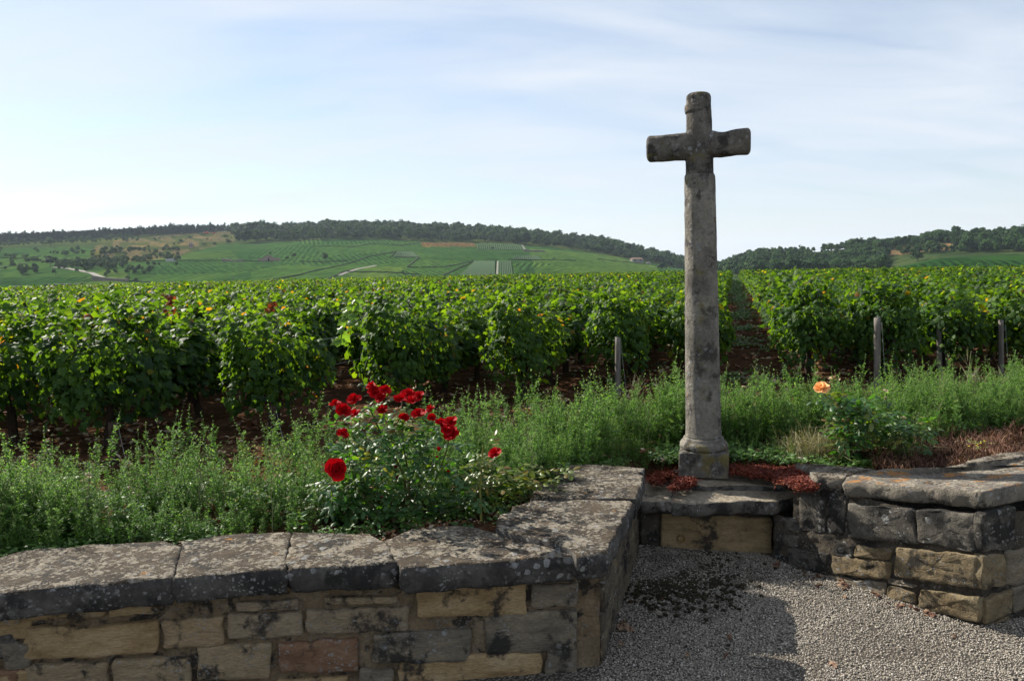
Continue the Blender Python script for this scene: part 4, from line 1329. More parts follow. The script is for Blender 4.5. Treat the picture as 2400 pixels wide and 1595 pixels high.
for k in range(6200):
    x = rw.uniform(-4.2, 5.6)
    f0, b0 = lerp_tab(bandF, x), lerp_tab(bandB, x)
    t = rw.random(); y = f0 + (b0 - f0) * t
    dens = .75 + .5 * nz((x * 1.3, y * 1.3, 4))
    if x < -.5: dens -= .28 * (nz((x * .9, y * 2.0, 8)) > .05)
    if rw.random() > dens: continue
    if x < 1 and nz((x * 1.7, y * 3.0, 33)) > .33: continue
    low = t < .06 or (rw.random() < .22)
    if x < -.45 and t < .35: low = rw.random() < .75
    sc = rw.uniform(.72, 1.08) * (1 + .25 * nz((x * 2, y * 2, 1))) * (.8 if t < .2 else 1)
    if x < 0: sc *= .8
    if x > 2.4: sc *= .9
    if abs(x - 2.13) < .36 and y < 5.25: continue
    if -.95 < x < .12 and y < 4.0: continue
    if rw.random() < .08: sc *= 1.35
    pick = rw.randrange(6) if not low else 6 + rw.randrange(3)
    q_ = rw.random()
    if q_ < .07: pick = 9 + rw.randrange(2)
    elif q_ < .095: pick = 11 + rw.randrange(2)
    lowz = 0
    if .6 < x < 1.9 and y < 5.3: sc *= .5; pick = rw.randrange(9); lowz = .10 * math.exp(-((x - 1.25) / .55) ** 2)
    z = ground_at(x, y) if y > 4 else .5
    if math.hypot(x, y) < (r_mid(math.atan2(x, y)) or 0) + .1: z = .42
    pts.append((x, y, z - .01 - lowz, rw.gauss(0, .1), rw.gauss(0, .1), rw.uniform(0, 6.28), sc, pick))
# stray taller plants at the back edge and between rows
for k in range(330):
    x = rw.uniform(-3.5, 5.5); y = lerp_tab(bandB, x) + abs(rw.gauss(0, .3))
    pts.append((x, y, .5, rw.gauss(0, .12), rw.gauss(0, .12), rw.uniform(0, 6.28), rw.uniform(.6, 1.15), rw.randrange(6)))
wprotos = []
for i, m in enumerate(prt): wprotos.append(proto('%02d_weed' % i, m))
gn_scatter('weeds', pts, wprotos, 'dense green seeding weeds between the stone walls and the vine rows', 'weeds')
# low round-leaved cover and litter
def cover_mesh(seed, n=26, rad=.06, size=(.012, .026), tmpl=OVAL_T, up=.03):
    r = np.random.default_rng(seed)
    P = np.column_stack([r.normal(0, rad * .5, n), r.normal(0, rad * .5, n), r.uniform(.004, up, n)])
    N = np.column_stack([r.normal(0, .4, n), r.normal(0, .4, n), np.ones(n)])
    a = r.uniform(0, 6.283, n); T = np.column_stack([np.cos(a), np.sin(a), r.normal(.1, .2, n)])
    return mesh_np('cover', *cloud(tmpl[0], tmpl[1], P, N, T, r.uniform(size[0], size[1], n)))
cm = [cover_mesh(300 + i) for i in range(3)]
for m in cm: m.materials.append(M_cover)
pts = []
for k in range(2600):
    x = rw.uniform(-4, 5.5); f0, b0 = lerp_tab(bandF, x), lerp_tab(bandB, x)
    y = f0 - .06 + (b0 - f0 + .5) * rw.random() ** 1.4
    if nz((x * 2.2, y * 2.2, 12)) < -.05: continue
    pts.append((x, y, .5, rw.gauss(0, .1), rw.gauss(0, .1), rw.uniform(0, 6.28), rw.uniform(.7, 1.6), rw.randrange(3)))
for k in range(330):      # green tufts down the open aisle
    t_ = 7 + 83 * rw.random() ** 1.4; s_ = rw.uniform(-.1, .5); p = NV * s_ + UV * t_
    if nz((p.x * 1.1, p.y * .8, 42)) < (.02 if t_ < 25 else -.1): continue
    pts.append((p.x, p.y, gz(p.x, p.y), rw.gauss(0, .1), rw.gauss(0, .1), rw.uniform(0, 6.28), rw.uniform(1.2, 2.8) * (1 + t_ / 40), rw.randrange(3)))
for k in range(1600):      # tufts in the vineyard aisles
    s_ = rw.uniform(-9, 7); t_ = rw.uniform(5, 22); p = NV * s_ + UV * t_
    if p.y < lerp_tab(bandB, p.x): continue
    if nz((p.x * 1.5, p.y * 1.5, 22)) < .12: continue
    pts.append((p.x, p.y, gz(p.x, p.y), rw.gauss(0, .1), rw.gauss(0, .1), rw.uniform(0, 6.28), rw.uniform(1, 2.4), rw.randrange(3)))
gn_scatter('ground_cover', pts, [proto('%02d_cover' % i, m) for i, m in enumerate(cm)], 'low round-leaved green plants creeping over the soil', 'ground cover')
lm = []
for i in range(3):
    m = cover_mesh(320 + i, 9, .10, (.03, .055), VINE_T, .015); m.materials.append(M_litter); m.name = 'litter'; lm.append(m)
def clod_mesh(seed, r0=1.0):
    bm = bmesh.new(); bmesh.ops.create_icosphere(bm, subdivisions=1, radius=r0)
    for v in bm.verts:
        v.co *= 1 + .35 * nz(v.co, 1.3, seed); v.co.z *= .62
    me = bpy.data.meshes.new('clod'); bm.to_mesh(me); bm.free(); me.polygons.foreach_set('use_smooth', [True] * len(me.polygons))
    return me
M_clod = mat_plain('clod', (.05, .022, .013), (.16, .08, .05), 30, .95, .5, .006)
M_chalk = mat_plain('field_stone', (.22, .18, .14), (.42, .37, .31), 30, .9, .4, .004)
cl = []
for i in range(3):
    m = clod_mesh(i * 7.1, .028); m.materials.append(M_clod); cl.append(m)
m = clod_mesh(31, .022); m.materials.append(M_chalk); cl.append(m)
pts = []
for k in range(9000):
    s_ = rw.uniform(-12, 10); t_ = 3.5 + 26 * rw.random() ** 1.7; p = NV * s_ + UV * t_
    if p.y < lerp_tab(bandF, p.x) + .05: continue
    pk = rw.choice([0, 1, 2]) if rw.random() < .45 else (3 + rw.choice([0, 1, 2, 2]) if rw.random() < .9 else 6)
    pts.append((p.x, p.y, gz(p.x, p.y) + .004, rw.gauss(0, .2), rw.gauss(0, .2), rw.uniform(0, 6.28), rw.uniform(.5, 1.4), pk))
for k in range(500):      # litter and stones right behind the wall
    x = rw.uniform(-3, .4); y = lerp_tab(bandF, x) + rw.uniform(-.12, .1)
    pts.append((x, y, .495, rw.gauss(0, .2), rw.gauss(0, .2), rw.uniform(0, 6.28), rw.uniform(.25, .6), rw.choice([0, 1, 2, 3, 4, 5, 6])))
gn_scatter('soil_litter', pts, [proto('%02d_litter' % i, m) for i, m in enumerate(lm + cl)], 'dry vine leaves, clods and pale stones on the red soil', 'litter')

# dried plants behind the right wall
def tuft_mesh(seed, n, h, spread, curl=.5, wid=.0028):
    r = np.random.default_rng(seed); V, T = [], []
    for i in range(n):
        a = r.uniform(0, 6.283); L = h * r.uniform(.5, 1.1); b = r.normal(0, spread * .3, 2)
        ld = np.array([math.cos(a), math.sin(a)]) * spread * r.uniform(.2, 1)
        side = np.array([-math.sin(a), math.cos(a), 0]) * wid
        p0 = np.array([b[0], b[1], 0]); p1 = p0 + np.array([ld[0] * .4, ld[1] * .4, L * .7]); p2 = p0 + np.array([ld[0], ld[1], L * (1 - curl * r.random())])
        k = len(V); V += [p0 - side, p0 + side, p1 - side * .8, p1 + side * .8, p2]
        T += [(k, k + 1, k + 3), (k, k + 3, k + 2), (k + 2, k + 3, k + 4)]
    return mesh_np('tuft', np.array(V), np.array(T))
dm = []
for i in range(4):
    m = tuft_mesh(400 + i, 70, .13, .11, .9); m.materials.append(M_dry); dm.append(m)
for i in range(2):
    m = tuft_mesh(410 + i, 34, .24, .2, .55, .0016); m.materials.append(M_straw); dm.append(m)
pts = []
for k in range(900):
    x = rw.uniform(2.15, 5.4); y = rw.uniform(4.3, 6.2)
    lo = lerp_tab([(2.1, 4.55), (2.3, 4.36), (3.2, 4.5), (5.5, 5.0)], x); hi = lerp_tab([(2.1, 4.9), (2.5, 5.2), (2.8, 5.7), (5, 6.2)], x)
    if not lo < y < hi: continue
    pts.append((x, y, .49, rw.gauss(0, .2), rw.gauss(0, .2), rw.uniform(0, 6.28), rw.uniform(.6, 1.2), rw.randrange(4)))
for (u, v, n) in ((1905, 1068, 9), (1950, 1070, 7), (1870, 1066, 5), (2385, 985, 12), (2220, 1010, 5), (2110, 1080, 6)):
    for k in range(n):
        p = on_z(u + rw.gauss(0, 16), v + rw.gauss(0, 5), .5)
        pts.append((p.x, p.y, .5, rw.gauss(0, .3), rw.gauss(0, .3), rw.uniform(0, 6.28), rw.uniform(.5, 1.0), 4 + rw.randrange(2)))
gn_scatter('dried_plants', pts, [proto('%02d_tuft' % i, m) for i, m in enumerate(dm)], 'reddish brown dried ground plants behind the right wall, with a few straw tufts', 'dried plants')

# red stonecrop on the pedestal
sm = [cover_mesh(340 + i, 30, .026, (.008, .014), OVAL_T, .028) for i in range(3)]
for m in sm: m.materials.append(M_sedum)
pts = []
def sed(polys, n, zf):
    for k in range(n):
        poly = rw.choice(polys); us = [q[0] for q in poly]; vs_ = [q[1] for q in poly]
        u, v = rw.uniform(min(us), max(us)), rw.uniform(min(vs_), max(vs_))
        if not inpoly(u, v, poly): continue
        p = on_z(u, v, zf(u, v))
        pts.append((p.x, p.y, p.z, rw.gauss(0, .3), rw.gauss(0, .3), rw.uniform(0, 6.28), rw.uniform(.7, 1.25), rw.randrange(3)))
sed([[(1512, 1130), (1530, 1112), (1592, 1098), (1594, 1112), (1570, 1124), (1540, 1138)], [(1570, 1150), (1590, 1126), (1630, 1130), (1615, 1140), (1590, 1148)]], 700, lambda u, v: .41)
sed([[(1712, 1096), (1760, 1098), (1840, 1104), (1868, 1100), (1900, 1128), (1906, 1146), (1885, 1152), (1862, 1142), (1820, 1130), (1760, 1116), (1716, 1112)]], 2000, lambda u, v: .45 + .05 * max(0, min(1, (u - 1820) / 60)))
gn_scatter('red_stonecrop', pts, [proto('%02d_sedum' % i, m) for i, m in enumerate(sm)], 'red stonecrop spreading over the pedestal slab round the foot of the cross', 'stonecrop')

# gravel pebbles
pm = []
for i in range(4):
    m = clod_mesh(50 + i * 3.3, .0046); m.materials.append(M_pebble); pm.append(m)
pts = []
for k in range(98000):
    x, y = rw.uniform(.3, 3.6), rw.uniform(2.7, 4.9)
    p = Vector((x, y, 0))
    if (p - FL1).dot(RN) < .0 and y > 3.2: continue
    if y > 4.68: continue
    if (p - PR0).dot(PN) < -.005 and (p - PR1).dot(QN) < -.005: continue
    mud = nz((x * 2.2, y * 2.2, 9)) 
    dc = math.hypot(x - .85, y - 4.35)
    if dc < .5 and rw.random() < (1.1 - dc * 1.6) * (.8 + nz((x * 9, y * 9, 2))): continue
    if mud > .32 and rw.random() < .6: continue
    z = .012 * fbm((x, y, 3), 1.8) + (.05 * max(0, 1 - math.hypot(x - .78, y - 4.6) / .6))
    pts.append((x, y, z + rw.uniform(-.001, .005), rw.gauss(0, .6), rw.gauss(0, .6), rw.uniform(0, 6.28), rw.uniform(.5, 1.1) * (1.6 if rw.random() < .03 else 1), rw.randrange(4)))
gn_scatter('gravel_pebbles', pts, [proto('%02d_pebble' % i, m) for i, m in enumerate(pm)], 'pale angular gravel covering the yard inside the walls', 'gravel')

pts = []
for k in range(34):     # blown leaves and bits at the wall foot
    if rw.random() < .6:
        t = rw.random(); p = PR0.lerp(PR1, t) + PN * abs(rw.gauss(0, .07)) + PN * .015
    else:
        t = rw.uniform(.1, 1); p = FL1.lerp(RT1, t) + RN * abs(rw.gauss(0, .09)) + RN * .015
    if p.y > 4.66: continue
    pts.append((p.x, p.y, .008, rw.gauss(0, .2), rw.gauss(0, .2), rw.uniform(0, 6.28), rw.uniform(.1, .22), rw.choice([0, 1, 2, 0])))
for k in range(8): pts.append((rw.uniform(.7, 2.4), rw.uniform(3.0, 4.4), .01, 0, 0, rw.uniform(0, 6.28), rw.uniform(.12, .22), 0))
lfm = []
for i in range(3):
    m_ = cover_mesh(360 + i, 5, .16, (.10, .16), VINE_T, .02); m_.materials.append(M_dry); lfm.append(m_)
gn_scatter('blown_leaves', pts, [proto('%02d_blown' % i, m) for i, m in enumerate(lfm)], 'small dry leaves and bits blown against the foot of the walls', 'litter')
# moss and dirt in the dark corner
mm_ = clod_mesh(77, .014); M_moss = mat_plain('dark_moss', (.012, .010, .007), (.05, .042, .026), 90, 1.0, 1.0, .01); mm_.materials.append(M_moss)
pts = []
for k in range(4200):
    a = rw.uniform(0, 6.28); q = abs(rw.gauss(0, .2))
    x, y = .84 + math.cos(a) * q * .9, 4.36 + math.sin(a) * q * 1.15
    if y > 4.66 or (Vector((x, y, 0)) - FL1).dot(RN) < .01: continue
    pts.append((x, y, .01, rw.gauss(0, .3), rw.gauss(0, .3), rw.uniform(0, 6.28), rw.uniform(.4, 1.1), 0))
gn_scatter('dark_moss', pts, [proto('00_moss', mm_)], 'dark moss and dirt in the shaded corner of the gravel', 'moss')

# ------------------------------------------------------------------ roses
def petal_mesh(w, l, cup, ruf, seed):
    r = random.Random(seed); V, Fs = [], []; nu, nv = 4, 4
    for j in range(nv + 1):
        t = j / nv
        for i in range(nu + 1):
            s = -1 + 2 * i / nu
            wd = w * (math.sin(min(1, t * 1.05 + .12) * math.pi * .62)) * (1 if t < .9 else .86)
            x = s * wd * .5; y = l * t * (1 - .12 * s * s)
            z = cup * (t * t) * l + .35 * wd * s * s * (1 - .5 * t) + ruf * math.sin(3 * s + seed) * t * t + (-.18 * l * max(0, t - .7) * 3 * .6)
            V.append((x, y, z))
    for j in range(nv):
        for i in range(nu):
            a = j * (nu + 1) + i; Fs.append((a, a + 1, a + nu + 2, a + nu + 1))
    return mesh_from('petal', V, Fs, True)
PET = [petal_mesh(1.05, .95, .15, .05, 1), petal_mesh(.95, .85, .45, .06, 2), petal_mesh(.75, .75, .9, .05, 3)]
def with_mat(me, m):
    c = me.copy(); c.materials.clear(); c.materials.append(m); return c
PETR = [with_mat(m, M_red) for m in PET]; PETP = [with_mat(m, M_peach) for m in PET]; PETD = [with_mat(m, M_reddark) for m in PET]
CORE = {}
def core_mesh(m):
    if m.name in CORE: return CORE[m.name]
    v, f = loft([[Vector((r_ * math.cos(a + z * 3), r_ * math.sin(a + z * 3), z)) for a in np.linspace(0, 6.283, 9)[:-1]] for z, r_ in ((0, .1), (.15, .26), (.35, .27), (.5, .16), (.46, .05))], cap1=True)
    me = mesh_from('bloom', v, f, True); me.materials.append(m); CORE[m.name] = me
    return me
def bloom(parent, pos, rad, axis, pets, mat, seed, npet=13, closed=False, name='bloom', label=None):
    r = random.Random(seed)
    o = link(name, core_mesh(mat), None, parent)
    z = Vector(axis).normalized(); o.matrix_local = Matrix.Translation(Vector(pos) - Vector(parent.location)) @ z.to_track_quat('Z', 'Y').to_matrix().to_4x4() @ Matrix.Rotation(r.uniform(0, 6), 4, 'Z') @ Matrix.Scale(rad, 4)
    if label: o['label'] = label
    for k in range(npet):
        layer = 0 if k < npet * .42 else (1 if k < npet * .75 else 2)
        a = k * 2.4 + r.uniform(-.2, .2)
        tilt = (R(8), R(38), R(62))[layer] + r.uniform(-.2, .2)
        if closed: tilt = R(70)
        q = link('petal', pets[layer], None, o)
        q.matrix_local = Matrix.Rotation(a, 4, 'Z') @ Matrix.Translation((0, .06, (.02, .08, .14)[layer])) @ Matrix.Rotation(tilt, 4, 'X') @ Matrix.Scale(r.uniform(.88, 1.15) * (1.05, .95, .8)[layer], 4)
    return o
def leaflet_sprays(n, sampler, seed, size):
    """compound leaves: five leaflets along a short rachis; returns arrays"""
    r = np.random.default_rng(seed); P, N, T, S = [], [], [], []; rach = []
    while len(P) < n:
        p = np.array(sampler(r)); a = r.uniform(0, 6.283); d = np.array([math.cos(a), math.sin(a), r.normal(-.05, .4)]); d /= np.linalg.norm(d)
        side = np.cross(d, [0, 0, 1.0]); side /= np.linalg.norm(side); up = np.cross(side, d)
        up = up + r.normal(0, .25, 3)
        L = size * 2.2
        rach.append((p, p + d * L))
        for t, sd in ((.3, 1), (.3, -1), (.65, 1), (.65, -1), (1, 0)):
            P.append(p + d * L * t + side * sd * size * .12); T.append(d * (.5 if sd else 1) + side * sd * .8 + np.array([0, 0, -.25])); N.append(up + r.normal(0, .22, 3)); S.append(size * r.uniform(.75, 1.2))
    return np.array(P), np.array(N), np.array(T), np.array(S), rach
def region_sampler(poly, y0, y1, yfun=None, shellbias=True):
    us = [q[0] for q in poly]; vs_ = [q[1] for q in poly]
    def f(r):
        while True:
            u, v = r.uniform(min(us), max(us)), r.uniform(min(vs_), max(vs_))
            if inpoly(u, v, poly):
                y = r.uniform(y0, y1) if yfun is None else yfun(u, v, r)
                p = on_y(u, v, y)
                if p.z < .5: p.z = .5 + r.uniform(0, .05)
                return (p.x, p.y, p.z)
    return f
leafR = mesh_from('leaf', OVAL_T[0].tolist(), OVAL_T[1].tolist(), True); leafR.materials.append(M_rose)
def rosebush(name, base, label, cat, samplers, sizes, nobj, canes, seed, mats):
    b = thing(name, base); tag(b, label, cat)
    allP = []
    bv = Vector(base)
    objs_left = nobj; rest = []; rach = []
    for (smp, n, m) in samplers:
        P, N, T, S, rc_ = leaflet_sprays(n, smp, seed, sizes); seed += 1
        P = P - np.array(base); rach += rc_
        if m is M_rose and objs_left > 0:
            order = np.argsort(P[:, 1])           # nearest to the yard first
            k = min(objs_left, len(P)); sel = order[:k]; oth = order[k:]
            obj_leaves(b, k, (P[sel], N[sel], T[sel], S[sel]), 'leaf', [leafR]); objs_left -= k
            P, N, T, S = P[oth], N[oth], T[oth], S[oth]
        if len(P):
            V_, T_ = cloud(OVAL_T[0], OVAL_T[1], P, N, T, S)
            me = mesh_np('foliage', V_, T_, True)
            link('foliage' if m is M_rose else 'pale_leaves', me, m, b, 'stuff')
    tb = [tube([Vector(p) - bv, (Vector(p) + Vector(q)) / 2 - bv + Vector((0, 0, .003)), Vector(q) - bv], [.0015, .0012, .0008], 3, False) for p, q in rach]
    v, f = merge(tb); link('leaf_stalks', mesh_from('leaf_stalks', v, f), M_cane, b, 'stuff')
    for c in canes:
        v, f = tube([Vector(p) - bv for p in c[0]], [c[1] * (1 - .55 * i / (len(c[0]) - 1)) for i in range(len(c[0]))], 7)
        link('cane', mesh_from('cane', v, f, True), M_cane, b)
    return b
def smooth_path(pts, n=7):
    o = []
    pts = [Vector(p) for p in pts]; m = len(pts) - 1
    for i in range(n * m + 1):
        t = i / n; k = min(int(t), m - 1); f = t - k
        p0, p1, p2, p3 = pts[max(k - 1, 0)], pts[k], pts[k + 1], pts[min(k + 2, m)]
        o.append(.5 * ((2 * p1) + (p2 - p0) * f + (2 * p0 - 5 * p1 + 4 * p2 - p3) * f * f + (3 * p1 - p0 - 3 * p2 + p3) * f ** 3))
    return o
YB = 3.92
rb = on_y(945, 1262, YB); rb = (rb.x, rb.y + .02, .49)
def C(*pp, y=YB): return smooth_path([on_y(u, v, y + dy) for u, v, dy in pp], 4)
canes = [(C((945, 1275, 0), (950, 1130, -.02), (900, 1030, -.03), (868, 960, -.02)), .007), (C((948, 1275, .03), (960, 1140, .04), (945, 1040, .03), (945, 965, .0)), .006),
         (C((940, 1275, 0), (870, 1180, -.05), (820, 1130, -.06), (795, 1105, -.06)), .005), (C((955, 1275, .05), (1010, 1150, .05), (1045, 1060, .03), (1052, 1020, 0)), .005),
         (C((955, 1275, 0), (1100, 1180, .02), (1200, 1120, .05), (1260, 1095, .08), (1325, 1120, .06)), .004), (C((940, 1275, .08), (850, 1150, .08), (815, 1050, .06), (805, 980, .03)), .005),
         (C((950, 1275, .05), (985, 1120, .08), (1000, 1040, .08), (1005, 980, .06)), .004), (C((955, 1275, 0), (1080, 1190, -.02), (1140, 1130, 0), (1160, 1075, 0)), .004)]
p_main = [(775, 1120), (795, 1040), (860, 1010), (960, 1020), (1030, 1050), (1080, 1100), (1110, 1150), (1170, 1180), (1155, 1230), (1050, 1250), (900, 1275), (790, 1265), (768, 1200)]
p_top = [(785, 985), (830, 955), (880, 950), (960, 955), (1020, 985), (1060, 1010), (1065, 1060), (1000, 1060), (860, 1040), (790, 1040)]
p_left = [(768, 1120), (820, 1090), (850, 1150), (830, 1260), (785, 1260), (770, 1190)]
p_right = [(1090, 1090), (1160, 1070), (1180, 1095), (1230, 1095), (1290, 1095), (1325, 1110), (1320, 1150), (1250, 1140), (1190, 1165), (1150, 1225), (1090, 1210)]
rose = rosebush('rose_bush', rb, 'leafy rose bush with clusters of bright red blooms behind the left wall', 'rose bush',
                [(region_sampler(p_main, 3.74, 4.2), 1900, M_rose), (region_sampler(p_top, 3.84, 4.05), 330, M_rose), (region_sampler(p_left, 3.75, 4.0), 320, M_rose),
                 (region_sampler(p_right, 3.85, 4.1, lambda u, v, r: 3.95 + (u - 1100) * .0004 + r.uniform(-.05, .1)), 330, M_rose_young), (region_sampler([(860, 1090), (870, 1062), (905, 1062), (915, 1095), (885, 1100)], 3.72, 3.78), 14, M_rose_y),
                 (region_sampler([(880, 975), (960, 970), (1000, 990), (930, 1005), (880, 1000)], 3.82, 3.9), 40, M_rose_young)],
                .040, 290, canes, 500, None)
B = [(785, 948, 14), (804, 962, 19), (830, 937, 17), (834, 971, 13), (878, 920, 17), (902, 915, 15), (893, 934, 16), (896, 960, 13), (936, 938, 17), (956, 927, 19), (983, 928, 14), (967, 943, 17),
     (946, 979, 12), (980, 972, 17), (1010, 960, 13), (1012, 979, 11), (1037, 996, 19), (1056, 990, 17), (1060, 1018, 19), (802, 1018, 16), (790, 1098, 22), (1161, 1063, 15), (872, 906, 13), (1046, 1010, 14)]
for i, (u, v, r_) in enumerate(B):
    y = 3.80 + .05 * math.sin(i * 2.1)
    p = on_y(u, v, y); rad = r_ * 1.0 * y / F * 1.02
    ax = Vector((.35 * math.sin(i * 1.7), -.45 + .3 * math.cos(i * 2.3), .75))
    if u == 790: ax = Vector((.1, -1, .35))
    bloom(rose, p, rad * (1.15 if u == 790 else 1), ax, PETR, M_red, 600 + i, 12 if u != 790 else 18)
for i, (u, v, r_) in enumerate([(862, 1061, 8), (1028, 1056, 8), (1050, 1107, 6), (912, 1075, 6), (1024, 1073, 5)]):
    p = on_y(u, v, 3.76); bloom(rose, p, r_ * 1.1 * 3.76 / F, (0.2, -.2, 1), PETR, M_red, 650 + i, 6, True, 'bud')
for i, (u, v, r_) in enumerate([(931, 1122, 10), (893, 1166, 7), (780, 1240, 9), (926, 1096, 8), (893, 1113, 6)]):
    p = on_y(u, v, 3.74); bloom(rose, p, r_ * 3.74 / F, (0.3, -.5, .6), PETD, M_reddark, 660 + i, 7, True, 'faded_bloom', 'withered dark red bloom')
# single upright sucker
sb = on_y(1128, 1215, 3.85)
suck = thing('rose_shoot', (sb.x, sb.y, .5)); tag(suck, 'upright yellow-green rose shoot beside the red rose bush, topped by young leaves', 'rose shoot')
v, f = tube([Vector((0, 0, -.02)), Vector((-.003, 0, .15)), on_y(1131, 1060, 3.85) - Vector(suck.location), on_y(1134, 1040, 3.85) - Vector(suck.location)], [.006, .0055, .004, .002], 7)
link('cane', mesh_from('cane', v, f, True), mat_plain('young_cane', (.12, .13, .025), (.2, .19, .05), 60, .5, .1, .001), suck)
P, N, T, S, _ = leaflet_sprays(60, region_sampler([(1108, 1095), (1115, 1055), (1134, 1040), (1155, 1055), (1162, 1100), (1140, 1110)], 3.83, 3.88), 702, .034)
V_, T_ = cloud(OVAL_T[0], OVAL_T[1], P - np.array(suck.location), N, T, S); link('foliage', mesh_np('foliage', V_, T_, True), M_rose_young, suck, 'stuff')

# peach rose
pb = on_z(2035, 1075, .5)
YP = pb.y
def CP(*pp): return smooth_path([on_y(u, v, YP + dy) for u, v, dy in pp], 4)
canesP = [(CP((2000, 1095, 0), (1995, 1040, 0), (1982, 980, 0), (1965, 925, 0)), .006), (CP((2030, 1095, .05), (2050, 1030, .05), (2075, 980, .05), (2077, 920, .05)), .004),
          (CP((2035, 1095, 0), (2090, 1040, 0), (2130, 1000, 0), (2140, 975, 0)), .004), (CP((1998, 1085, 0), (1985, 960, -.03), (1945, 935, -.03), (1925, 918, -.03)), .004), (CP((2035, 1095, .1), (2030, 1020, .1), (2060, 990, .1)), .004)]
peach = rosebush('rose_bush', tuple(pb), 'rose bush with one open peach bloom behind the right wall', 'rose bush',
                 [(region_sampler([(1960, 1010), (1965, 930), (2000, 915), (2020, 940), (2010, 1010), (2030, 1050), (2035, 1090), (1995, 1095), (1965, 1050)], YP - .12, YP + .08), 420, M_rose),
                  (region_sampler([(2020, 1000), (2050, 965), (2120, 970), (2165, 990), (2175, 1040), (2190, 1075), (2120, 1090), (2050, 1085), (2020, 1040)], YP - .14, YP + .14), 640, M_rose), (region_sampler([(1960, 1000), (1990, 930), (2060, 960), (2150, 985), (2180, 1060), (2040, 1085)], YP - .16, YP - .05), 130, M_rose_young),
                  (region_sampler([(1925, 930), (1965, 935), (1960, 965), (1930, 960)], YP - .04, YP + .02), 20, M_rose),
                  (region_sampler([(2070, 930), (2095, 930), (2110, 980), (2070, 975)], YP, YP + .06), 24, M_rose),
                  (region_sampler([(1980, 1080), (1960, 1020), (1990, 1000), (2000, 1090)], YP - .09, YP), 30, M_rose_young),
                  (region_sampler([(1955, 925), (1970, 910), (1985, 915), (1980, 935)], YP - .02, YP + .02), 14, M_rose_young)],
                 .044, 290, canesP, 800, None)
p = on_y(1925, 913, YP - .04); bloom(peach, p, 19.5 * YP / F, (-.15, -.35, 1), PETP, M_peach, 900, 18)
p = on_y(1966, 953, YP - .04); bloom(peach, p, 12 * YP / F, (-.9, -.3, .3), PETP, M_peach, 901, 8, True)
M_tan_p = mat_leaf('spent_petal', [(0, (.3, .24, .15)), (1, (.45, .38, .26))], trans=.1, rough=.8)
PETT = [with_mat(m, M_tan_p) for m in PET]
for i, (u, v) in enumerate([(2075, 935), (2118, 980), (2165, 985), (2076, 917)]):
    bloom(peach, on_y(u, v, YP), 6.5 * YP / F, (0, -.2, 1), PETT, M_tan_p, 910 + i, 6, i % 2 == 0, 'spent_bloom', 'dry beige spent rose head')
# small yellow-flowered plant on the wall edge
wf = on_z(2292, 1078, .55)
o = thing('wildflower', (wf.x, wf.y + .08, .5)); tag(o, 'small pale green plant with yellow flowers behind the right wall', 'wildflower')
P, N, T, S, _ = leaflet_sprays(120, lambda r: (r.normal(0, .05), r.normal(0, .04), r.uniform(.02, .16)), 77, .014)
V_, T_ = cloud(OVAL_T[0], OVAL_T[1], P, N, T, S); link('foliage', mesh_np('foliage', V_, T_), mat_leaf('pale_leaf', [(0, (.16, .2, .05)), (1, (.28, .3, .1))], trans=.3), o, 'stuff')
M_yel = mat_leaf('yellow_petal', [(0, (.6, .45, .02)), (1, (.7, .55, .03))], trans=.2)
for i in range(5):
    q = (rw.gauss(0, .04), -.02 + rw.gauss(0, .02), rw.uniform(.12, .17))
    V_, T_ = cloud(DIAM_T[0], DIAM_T[1], [q] * 4, [(0, -.4, 1)] * 4, [(1, 0, 0), (.7, .7, 0), (0, 1, 0), (-.7, .7, 0)], [.013] * 4)
    link('flower', mesh_np('flower', V_, T_), M_yel, o)
# pinkish stonecrop flower left of the plinth
o = thing('wildflower', on_z(1552, 1112, .42)); tag(o, 'small pale pink flower head on a thin stem left of the cross plinth', 'wildflower')
v, f = tube([Vector((0, 0, 0)), Vector((0, 0, .05)), Vector((.004, 0, .1))], .0015, 4); link('stem', mesh_from('stem', v, f), M_stemg, o)
rr = np.random.default_rng(3); n = 40
V_, T_ = cloud(DIAM_T[0], DIAM_T[1], np.column_stack([rr.normal(.004, .012, n), rr.normal(0, .01, n), .1 + rr.normal(0, .007, n)]), rr.normal(0, 1, (n, 3)), rr.normal(0, 1, (n, 3)), rr.uniform(.006, .01, n))
link('flower_head', mesh_np('flower_head', V_, T_), mat_leaf('pink_petal', [(0, (.4, .22, .2)), (1, (.55, .4, .36))], trans=.2), o)

